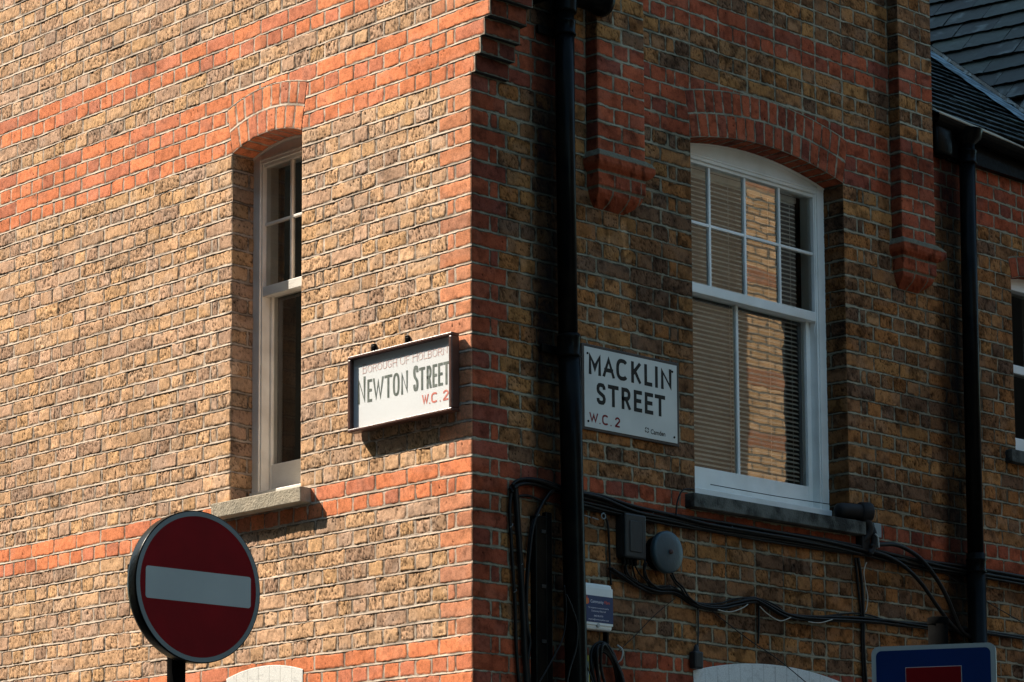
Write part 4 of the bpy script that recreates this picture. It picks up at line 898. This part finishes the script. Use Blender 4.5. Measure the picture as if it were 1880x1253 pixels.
# ------------------------------------------------------------------ cables on the shaded wall
CB = {
'main': [(0.224,0.03,3.883),(0.26,0.03,3.916),(0.338,0.03,3.935),(0.439,0.03,3.932),(0.548,0.03,3.916),(0.658,0.03,3.91),(0.826,0.03,3.906),(1.035,0.03,3.879),(1.308,0.03,3.872),(1.588,0.03,3.867),(2.003,0.03,3.87),(2.435,0.03,3.873),(2.747,0.03,3.862),(2.977,0.03,3.854),(3.354,0.03,3.841),(3.646,0.03,3.84),(4.253,0.03,3.84),(4.677,0.03,3.836)],
'main2': [(0.55,0.028,3.877),(0.66,0.028,3.871),(0.828,0.028,3.864),(1.037,0.028,3.855),(1.309,0.028,3.853),(1.59,0.028,3.843),(2.004,0.028,3.848),(2.436,0.028,3.848),(2.749,0.028,3.845),(2.979,0.028,3.836),(3.355,0.028,3.82),(3.647,0.028,3.819),(4.255,0.028,3.821),(4.679,0.028,3.817)],
'main3': [(0.551,0.026,3.851),(0.662,0.026,3.851),(0.829,0.026,3.849),(1.039,0.026,3.842),(1.311,0.026,3.837),(1.592,0.026,3.838),(2.006,0.026,3.834),(2.438,0.026,3.834),(2.751,0.026,3.834),(2.889,0.026,3.833)],
'lower': [(0.878,0.03,3.569),(0.991,0.03,3.535),(1.087,0.03,3.501),(1.203,0.03,3.49),(1.34,0.03,3.5),(1.499,0.03,3.447),(1.66,0.03,3.444),(1.764,0.03,3.473),(1.91,0.03,3.511),(1.993,0.03,3.504),(2.162,0.03,3.46),(2.335,0.03,3.455),(2.69,0.03,3.477),(2.964,0.03,3.488),(3.341,0.03,3.496),(3.632,0.03,3.505),(4.237,0.03,3.503),(4.66,0.03,3.505)],
'lower2': [(1.039,0.022,3.626),(1.084,0.022,3.55),(1.192,0.022,3.512),(1.33,0.022,3.519),(1.488,0.022,3.463),(1.67,0.022,3.46),(1.794,0.022,3.496),(1.94,0.022,3.52),(2.087,0.022,3.499),(2.214,0.022,3.454),(2.432,0.022,3.467),(2.791,0.022,3.501),(3.067,0.022,3.486),(3.447,0.022,3.497),(4.249,0.022,3.517)],
'v1': [(0.234,0.02,3.891),(0.219,0.02,3.788),(0.225,0.02,3.66),(0.238,0.02,3.495),(0.251,0.02,3.317),(0.257,0.02,3.138),(0.273,0.02,2.956)],
'v2': [(0.244,0.028,3.906),(0.257,0.028,3.792),(0.27,0.028,3.625),(0.283,0.028,3.473),(0.296,0.028,3.269),(0.305,0.028,3.116),(0.318,0.028,2.959)],
'v3': [(0.519,0.03,3.934),(0.449,0.03,3.865),(0.394,0.03,3.794),(0.354,0.03,3.712),(0.332,0.03,3.58),(0.316,0.03,3.424),(0.318,0.03,3.245),(0.332,0.03,3.169),(0.317,0.03,3.078),(0.33,0.03,2.959)],
'arch': [(0.24,0.02,3.84),(0.287,0.02,3.858),(0.347,0.02,3.865),(0.412,0.02,3.854),(0.459,0.02,3.839)],
'thin1': [(0.836,0.02,3.845),(0.873,0.02,3.795),(0.883,0.02,3.69),(0.888,0.02,3.558),(0.895,0.02,3.492)],
'v5': [(2.779,0.022,3.817),(2.806,0.022,3.685),(2.814,0.022,3.511),(2.813,0.022,3.337),(2.829,0.022,3.13)],
'v6': [(2.761,0.018,3.816),(2.783,0.018,3.654),(2.804,0.018,3.482),(2.803,0.018,3.308),(2.811,0.018,3.129)],
'white': [(2.847,0.025,3.797),(2.823,0.025,3.745),(2.834,0.025,3.673),(2.85,0.025,3.616),(2.844,0.025,3.566),(2.829,0.025,3.527)],
'loop1': [(2.839,0.06,3.88),(2.941,0.06,3.9),(3.081,0.06,3.908),(3.244,0.06,3.866),(3.37,0.06,3.788),(3.477,0.06,3.685),(3.556,0.06,3.571),(3.616,0.06,3.492),(3.713,0.06,3.458)],
'loop2': [(2.859,0.05,3.857),(2.997,0.05,3.842),(3.136,0.05,3.802),(3.276,0.05,3.727),(3.415,0.05,3.614),(3.533,0.05,3.525),(3.653,0.05,3.466)],
'diag1': [(0.929,0.03,3.174),(1.045,0.03,3.257),(1.181,0.03,3.365),(1.34,0.03,3.47)],
'diag2': [(1.539,0.03,3.461),(1.7,0.03,3.387),(1.884,0.03,3.306),(2.071,0.03,3.237),(2.206,0.03,3.177),(2.368,0.03,3.098)],
'diag3': [(3.507,0.03,3.805),(3.691,0.03,3.75),(3.938,0.03,3.669),(4.241,0.03,3.587),(4.553,0.03,3.503)],
'drop': [(1.514,0.02,3.449),(1.516,0.02,3.345),(1.509,0.02,3.222)],
'short': [(1.978,0.018,3.496),(1.975,0.018,3.384),(1.968,0.018,3.294)],
'sillwire': [(1.33,0.05,3.883),(1.343,0.05,3.952),(1.376,0.05,4.006),(1.424,0.05,4.022),(1.468,0.05,4.022)],
'sillwire2': [(1.634,-0.1,4.075),(1.861,-0.1,4.074),(2.157,-0.1,4.074),(2.574,-0.1,4.081)],
'bellw': [(1.289,0.05,3.588),(1.32,0.05,3.548),(1.366,0.05,3.52),(1.406,0.05,3.482),(1.469,0.05,3.453)],
'bellw2': [(1.131,0.03,3.634),(1.119,0.03,3.579),(1.145,0.03,3.528),(1.207,0.03,3.507),(1.301,0.03,3.521)],
'boxw': [(1.031,0.03,3.635),(0.992,0.03,3.593),(0.999,0.03,3.551),(1.06,0.03,3.52)],
'pipewire1': [(0.495,0.1,3.446),(0.508,0.1,3.331),(0.485,0.1,3.201),(0.416,0.1,3.093),(0.308,0.1,2.952)],
'pipewire2': [(0.469,0.14,3.396),(0.511,0.14,3.328),(0.54,0.14,3.253),(0.531,0.14,3.149),(0.487,0.14,3.043),(0.464,0.14,2.96)],
'pipewire3': [(0.632,0.09,3.11),(0.654,0.09,3.072),(0.683,0.09,3.023),(0.697,0.09,2.98)],
'coilc': [(0.837,0.06,3.088)],
'white2': [(1.63,0.05,3.434),(1.719,0.05,3.431),(1.811,0.05,3.458),(1.857,0.05,3.482)],
'white3': [(1.949,0.05,3.479),(2.011,0.05,3.445),(2.104,0.05,3.419),(2.19,0.05,3.444)],
'white4': [(2.328,0.05,3.433),(2.42,0.05,3.435),(2.522,0.05,3.461)],
}

def cable(key, r, label, mt=None, group=None, jig=.0, strands=1, spread=.01, cat='cable'):
    pts = CB[key]; m = MB()
    for s_ in range(strands):
        a = 2*math.pi*s_/max(strands, 1); q = []
        for i, (u, d, z) in enumerate(pts):
            tw = a+i*.55*(strands > 1); o = spread if strands > 1 else 0
            q.append(PR(u+random.uniform(-jig, jig), max(.010, d+o*math.sin(tw)+random.uniform(-jig, jig)*.5), z+o*math.cos(tw)+random.uniform(-jig, jig)))
        m.tube(spline(q, 7), r, 8)
    o = m.build('cable', mt or M_cable, None, True); tag(o, label, cat, group); return o
GC = 'cables fixed to the shaded wall'
M_wcab = worn('grey_white_wire', (.42, .40, .34), (.30, .28, .24), .5, 20, .05, 90)
cable('main', .0085, 'thick bundle of black cables running under the wide window, uppermost of the long runs', group=GC, jig=.003, strands=4, spread=.015)
cable('main2', .007, 'black cable run just below the uppermost bundle under the wide window', group=GC, jig=.004, strands=3, spread=.010)
cable('main3', .0060, 'thin black cable along the underside of the bundle, ending below the window sill', group=GC, jig=.003, strands=2, spread=.006)
cable('lower', .0060, 'sagging bundle of black cables running right from the grey bell', group=GC, jig=.004, strands=4, spread=.010)
cable('lower2', .0040, 'thin wavy black cable tangled along the top of the sagging bundle', group=GC, jig=.007, strands=2, spread=.012)
cable('v1', .0085, 'leftmost vertical black cable, nearest the sunlit corner', group=GC, jig=.001)
cable('v2', .0145, 'thick vertical black cable bending over at the top beside the leftmost one', group=GC, jig=.001)
cable('v3', .0075, 'black cable curving down from the drainpipe to the left of the flat duct', group=GC, jig=.001, strands=2, spread=.006)
cable('arch', .0065, 'short black cable arching from the vertical cables towards the drainpipe', group=GC)
cable('thin1', .0055, 'short vertical black cable between the drainpipe and the square box', group=GC, jig=.002)
cable('v5', .0085, 'vertical black cable dropping from below the right end of the window sill', group=GC, jig=.001)
cable('v6', .0065, 'slimmer vertical black cable beside the one below the right end of the sill', group=GC, jig=.001)
cable('white', .0028, 'thin pale wire hanging free below the right end of the window sill', M_wcab, GC)
cable('loop1', .0120, 'outer thick black cable looping from the sill end to the far drainpipe', group=GC)
cable('loop2', .0110, 'inner thick black cable looping from the sill end to the far drainpipe', group=GC)
cable('diag1', .0022, 'thin black wire rising from the cable coil to the sagging bundle', group=GC)
cable('diag2', .0026, 'thin black wire slanting down across the white painted arch', group=GC)
cable('diag3', .0026, 'thin black wire slanting down behind the far drainpipe to the right edge', group=GC)
cable('short', .0055, 'short black cable end hanging from the sagging bundle', group=GC)
cable('sillwire', .0042, 'thin black wire looping over the left end of the wide window sill', group=GC)
cable('sillwire2', .0022, 'thin black wire crossing the bottom rail of the wide window', group=GC)
cable('bellw', .0050, 'short black cable from the foot of the grey bell to the sagging bundle', group=GC, jig=.003, strands=2, spread=.007)
cable('bellw2', .0050, 'tangled black cable below the square box', group=GC, jig=.007, strands=3, spread=.010)
cable('boxw', .0048, 'loop of black cable at the left foot of the square box', group=GC, jig=.006, strands=2, spread=.010)
cable('pipewire1', .0040, 'thin black cable bowing over the left side of the lower drainpipe', group=GC)
cable('pipewire2', .0040, 'thin black cable bowing over the front of the lower drainpipe', group=GC)
cable('white2', .0026, 'thin pale wire on the left hump of the sagging bundle', M_wcab, GC)
cable('white3', .0026, 'thin pale wire in the middle dip of the sagging bundle', M_wcab, GC)
cable('white4', .0026, 'short pale wire on the right flat part of the sagging bundle', M_wcab, GC)
m = MB(); m.tube(spline([PR(*p) for p in CB['drop']], 6), .0042, 8); m.box(PR, 1.452, 1.516, .01, .055, 3.128, 3.215, bev=.010); m.lathe(PR(1.484, .032, 3.205), (0, 0, 1), [(0, .02), (.03, .012), (.045, .006)], 14)
o = m.build('junction_box', M_plastic, None); tag(o, 'small black box hanging on a cable left of the shaded painted arch', 'junction box')
# coil of spare cable
m = MB(); cu, cd_, cz = CB['coilc'][0]; cz -= .06
for k in range(9):
    q = []; ru, rz = .094+.012*math.sin(k*2.1), .150+.018*math.cos(k*1.7)
    for i in range(33):
        a = 2*math.pi*i/32; q.append(PR(cu-.012+.006*math.sin(k)+ru*math.cos(a+.1*k), .03+.007*k+.008*math.sin(3*a+k), cz+.01*math.cos(k*3)+rz*math.sin(a)))
    m.tube(q, .0075, 8, caps=False)
o = m.build('cable_coil', M_cable, None, True); tag(o, 'coil of spare black cable tied up under the white fibre box', 'cable coil')
m = MB(); m.tube(spline([PR(cu+.030, .085, cz+.165), PR(cu+.040, .110, cz+.14), PR(cu+.038, .10, cz+.095), PR(cu+.028, .07, cz+.08)], 6), .004, 8); m.build('cable_tie', M_signwht, o, True)
M_yel = mat('yellow_label_edge', (.55, .45, .08), .5)
m = MB(); rrect(m, PR, .690, .716, 2.9, 3.118, .003, .035, .042); rrect(m, PR, .684, .722, 3.108, 3.136, .003, .033, .044, 1); m.box(PR, .714, .7185, .033, .044, 2.9, 3.11, 1)
o = m.build('cable_label', [M_signwht, M_yel], None); tag(o, 'white label strip with a yellow end hanging beside the cable coil', 'label')
cable('pipewire3', .0035, 'short black wire crossing the white label strip beside the coil', group=GC)
# cable clips and hooks
m = MB()
for u, d, z in ((.690, .06, 3.805), (.745, .06, 3.80)): m.tube([PR(u-.02, d, z), PR(u+.025, d, z-.006)], .0032, 6)
o = m.build('cable_hook', M_signgry, None); tag(o, 'pale metal hooks holding the cable bundle right beside the drainpipe', 'hook')
m = MB(); m.tube([PR(.805+.014*math.cos(a/12*6.283), .06, 3.815+.014*math.sin(a/12*6.283)) for a in range(13)], .0030, 6, caps=False)
o = m.build('cable_hook', M_signgry, None); tag(o, 'pale ring shaped hook under the cable bundle left of the square box', 'hook')
for i, (key, ix, f) in enumerate((('v1', 1, .6), ('v1', 3, .5), ('v2', 2, .6), ('main', 7, .5), ('main', 9, .4), ('main2', 10, .2), ('main', 12, .3), ('v3', 2, .2))):
    a, b = Vector(PR(*CB[key][ix])), Vector(PR(*CB[key][ix+1])); p = a.lerp(b, f); m = MB()
    m.tube([(p.x+.005, p.y-.008, p.z-.010), (p.x+.016, p.y, p.z-.002), (p.x+.005, p.y+.008, p.z+.008)], .0022, 6)
    o = m.build('cable_clip', M_signgry, None); tag(o, 'small pale clip pinning the black cables to the shaded wall', 'cable clip', 'pale clips along the cables')

# ------------------------------------------------------------------ boxes, bell, camera on the wall
t = thing('alarm_bell', 'round blue grey alarm bell on the shaded wall', 'alarm bell', PR(1.235, 0, 3.68))
M_bell = worn('blue_grey_bell_paint', (.030, .055, .068), (.024, .045, .056), .42, 14, .12, 80)
c = Vector(PR(1.235, .0, 3.682)); m = MB()
m.lathe(c+Vector((.055, 0, 0)), (1, 0, 0), [(0, .100), (.004, .105), (.026, .105), (.032, .102), (.036, .094), (.040, .060), (.042, .02), (.0425, 0)], 48); m.build('gong', M_bell, t, True)
m = MB(); m.lathe(c, (1, 0, 0), [(0, .085), (.03, .088), (.06, .060)], 36); m.build('base', M_iron, t, True)
m = MB(); m.lathe(c+Vector((.096, 0, 0)), (1, 0, 0), [(0, .012), (.010, .012), (.016, .008), (.017, 0)], 20); m.build('screw', mat('rusty_screw', (.06, .03, .025), .7), t, True)
t = thing('junction_box', 'square dark grey plastic box left of the alarm bell', 'junction box', PR(1.02, 0, 3.74))
m = MB(); m.box(PR, .947, 1.090, .0, .052, 3.632, 3.846, bev=.010); m.build('body', M_plastic, t)
m = MB(); m.box(PR, .944, 1.093, .050, .072, 3.630, 3.848, bev=.009); m.box(PR, .975, 1.06, .070, .0745, 3.66, 3.815, bev=.004); ld = m.build('lid', M_plastic, t)
m = MB()
for u in (.965, .99, 1.015, 1.045): m.tube([PR(u, .035, 3.635), PR(u+.004, .035, 3.600)], .011, 10)
m.build('gland', M_iron, t)
t = thing('junction_box', 'small pale grey box at the right end of the wide window sill', 'junction box', PR(2.92, 0, 3.97))
m = MB(); m.box(PR, 2.893, 2.956, .0, .045, 3.938, 4.014, bev=.004); m.build('body', worn('pale_grey_plastic', (.22, .26, .27), (.17, .20, .21), .5, 12, .05, 90), t)
m = MB(); m.box(PR, 2.955, 2.966, .01, .03, 3.955, 3.985, bev=.002); m.build('latch', M_signgry, t)
M_boxw = worn('white_box_plastic', (.76, .78, .76), (.66, .69, .68), .35, 6, .03, 100)
M_navy = mat('navy_label', (.006, .030, .10), .4); M_lt = mat('pale_print', (.62, .65, .70), .5); M_or = mat('orange_red_print', (.60, .08, .02), .5)
t = thing('fibre_box', 'white telecoms box with a navy label half hidden by the drainpipe', 'box', PR(.77, 0, 3.37))
m = MB(); m.box(PR, .652, .871, .0, .050, 3.262, 3.486, bev=.012); m.build('body', M_boxw, t)
m = MB(); m.box(PR, .655, .868, .046, .0575, 3.284, 3.466, bev=.003); fr = m.build('cover', M_boxw, t)
m = MB(); m.quad([PR(.655, .0585, 3.296), PR(.867, .0585, 3.296), PR(.867, .0585, 3.424), PR(.655, .0585, 3.424)]); m.build('label', M_navy, t)
font_text('lettering', 'Community', PR, .712, 3.389, .0155, .0592, M_lt, t, sx=.86)
font_text('lettering', 'Fibre', PR, .806, 3.389, .0155, .0592, M_or, t, sx=.86)
font_text('lettering', 'This equipment is owned and used by', PR, .668, 3.3625, .0072, .0592, M_lt, t, cx=.766, sx=.92)
font_text('lettering', 'Community Fibre Ltd', PR, .668, 3.3465, .0088, .0592, M_lt, t, cx=.766, sx=.92)
font_text('lettering', '0800 082 0770', PR, .668, 3.3235, .0082, .0592, M_lt, t, cx=.766, sx=.92)
font_text('lettering', 'enquiries@communityfibre.co.uk', PR, .668, 3.3065, .0076, .0592, M_lt, t, cx=.766, sx=.98)
m = MB(); cx, cz = .688, 3.396
for r, q, h in ((.0145, 0, 0), (.0085, .0035, .0002)):
    pts = [(cx+r*math.sin(a), cz-.002-q+r*(-math.cos(a)) if abs(a) < 2.3 else cz+.002+r*1.9*(1 if abs(a) > 2.9 else .4)) for a in [(-3.14+6.28*i/24) for i in range(24)]]
    m.quad([PR(a, .0590+h, b) for a, b in pts], 0 if h == 0 else 1)
m.build('emblem', [M_or, mat('amber_print', (.45, .16, .03), .5)], t)
m = MB(); m.lathe(PR(.766, .0505, 3.284), (1, 0, 0), [(0, .011), (.008, .011), (.010, .008), (.010, 0)], 20); m.build('lock', M_signwht, t)
m = MB(); m.box(PR, .853, .868, .0, .03, 3.2, 3.264, bev=.003); m.build('bracket', M_iron, t)

t = thing('security_camera', 'dark bullet shaped security camera on the right end of the wide window sill', 'security camera', PR(2.75, .03, 4.01))
M_cam = worn('dark_brown_plastic', (.004, .003, .003), (.008, .006, .006), .7, 12, .05, 90)
m = MB(); m.tube([PR(2.645, -.008, 4.062), PR(2.655, -.006, 4.062), PR(2.68, .000, 4.062), PR(2.79, .032, 4.062), PR(2.80, .034, 4.062)], [.020, .036, .041, .041, .038], 24); m.build('body', M_cam, t, True)
m = MB(); ax = Vector(PR(1, .26, 0)).normalized(); m.lathe(PR(2.79, .032, 4.062), ax, [(-.005, .040), (0, .052), (.055, .056), (.060, .054), (.055, .048), (.01, .046), (.008, 0)], 32); m.build('hood', M_cam, t, True)
m = MB(); m.lathe(PR(2.80, .035, 4.062), ax, [(.0, .02), (.014, .018), (.016, .0)], 20); m.build('lens', M_iron, t, True)
m = MB(); m.tube(spline([PR(2.80, .04, 4.03), PR(2.83, .06, 4.00), PR(2.835, .055, 3.95), PR(2.80, .03, 3.90)], 5), .020, 14); m.box(PR, 2.785, 2.855, .0, .05, 3.86, 3.935, bev=.006); m.tube(spline([PR(2.86, .05, 3.99), PR(2.872, .06, 3.94), PR(2.868, .055, 3.88), PR(2.84, .05, 3.84)], 5), .018, 12); m.build('bracket', M_cam, t, True)
m = MB(); m.tube(spline([PR(2.858, .080, 3.945), PR(2.872, .084, 3.93), PR(2.880, .082, 3.90), PR(2.885, .080, 3.875)], 5), .0045, 8); m.build('connector', M_signwht, t, True)

# ------------------------------------------------------------------ ground and the buildings across the streets
def struct(name, m, mt): o = m.build(name, mt, None); o['kind'] = 'structure'; return o
XY = lambda a, b, c: (a, b, c)
m = MB(); m.quad([(-150, -150, 0), (150, -150, 0), (150, 150, 0), (-150, 150, 0)]); struct('road', m, M_road)
m = MB(); m.box(XY, -60, 1.9, -2.6, 60, -.2, .12, bev=.02); m.box(XY, 6.9, 8.6, -2.6, 60, -.2, .12, bev=.02); m.box(XY, -60, 60, -10.6, -8.6-.6, -.2, .12, bev=.02); struct('pavement', m, M_pave)
M_opp = brick_tex('sunlit_stock_brick', (.82, .50, .27), (.60, .36, .18), (.20, .16, .12), 'y', mort=.011)
M_oppr = brick_tex('red_band_brick', (.52, .24, .13), (.44, .20, .11), (.40, .30, .22), 'y')
M_oppx = brick_tex('dark_stock_brick', (.10, .07, .045), (.07, .05, .03), (.10, .09, .07), 'x')
M_oppd = brick_tex('dark_brown_brick', (.15, .12, .09), (.12, .095, .07), (.15, .12, .09), 'y')
t = thing('opposite_building', 'brick building across the side street seen mirrored in the wide window', 'building', (9, 12, 0))
m = MB(); m.box(XY, 8.562, 16, 2, 12.199, 0, 12); m.build('wall', M_oppd, t)
m = MB(); m.box(XY, 8.55, 16, 12.20, 12.75, 0, 12.4); m.build('brick_pier', M_opp, t)
for z in (5.9, 6.9, 7.55, 8.6, 9.6): m = MB(); m.box(XY, 8.546, 8.56, 12.197, 12.753, z, z+.166); m.build('red_band', M_oppr, t)
m = MB(); m.box(XY, 9.2, 16, 12.76, 30, 0, 12); m.build('dark_block', M_dark, t)  # unseen black block, added to mirror dark beside the lit pier
t = thing('opposite_building', 'unseen brick terrace across the sunlit street, behind the camera, made tall and long to cut sky light', 'building', (-10, -13, 0))
m = MB(); m.box(XY, -60, 12, -22, -10.6, 0, 20); m.build('wall', M_oppx, t)  # unseen terrace, made tall and long to cut sky light on the walls
t = thing('opposite_building', 'brick block behind the camera on the far corner', 'building', (18, -13, 0))
m = MB(); m.box(XY, 16, 40, -30, -6, 0, 11); m.build('wall', M_oppx, t)
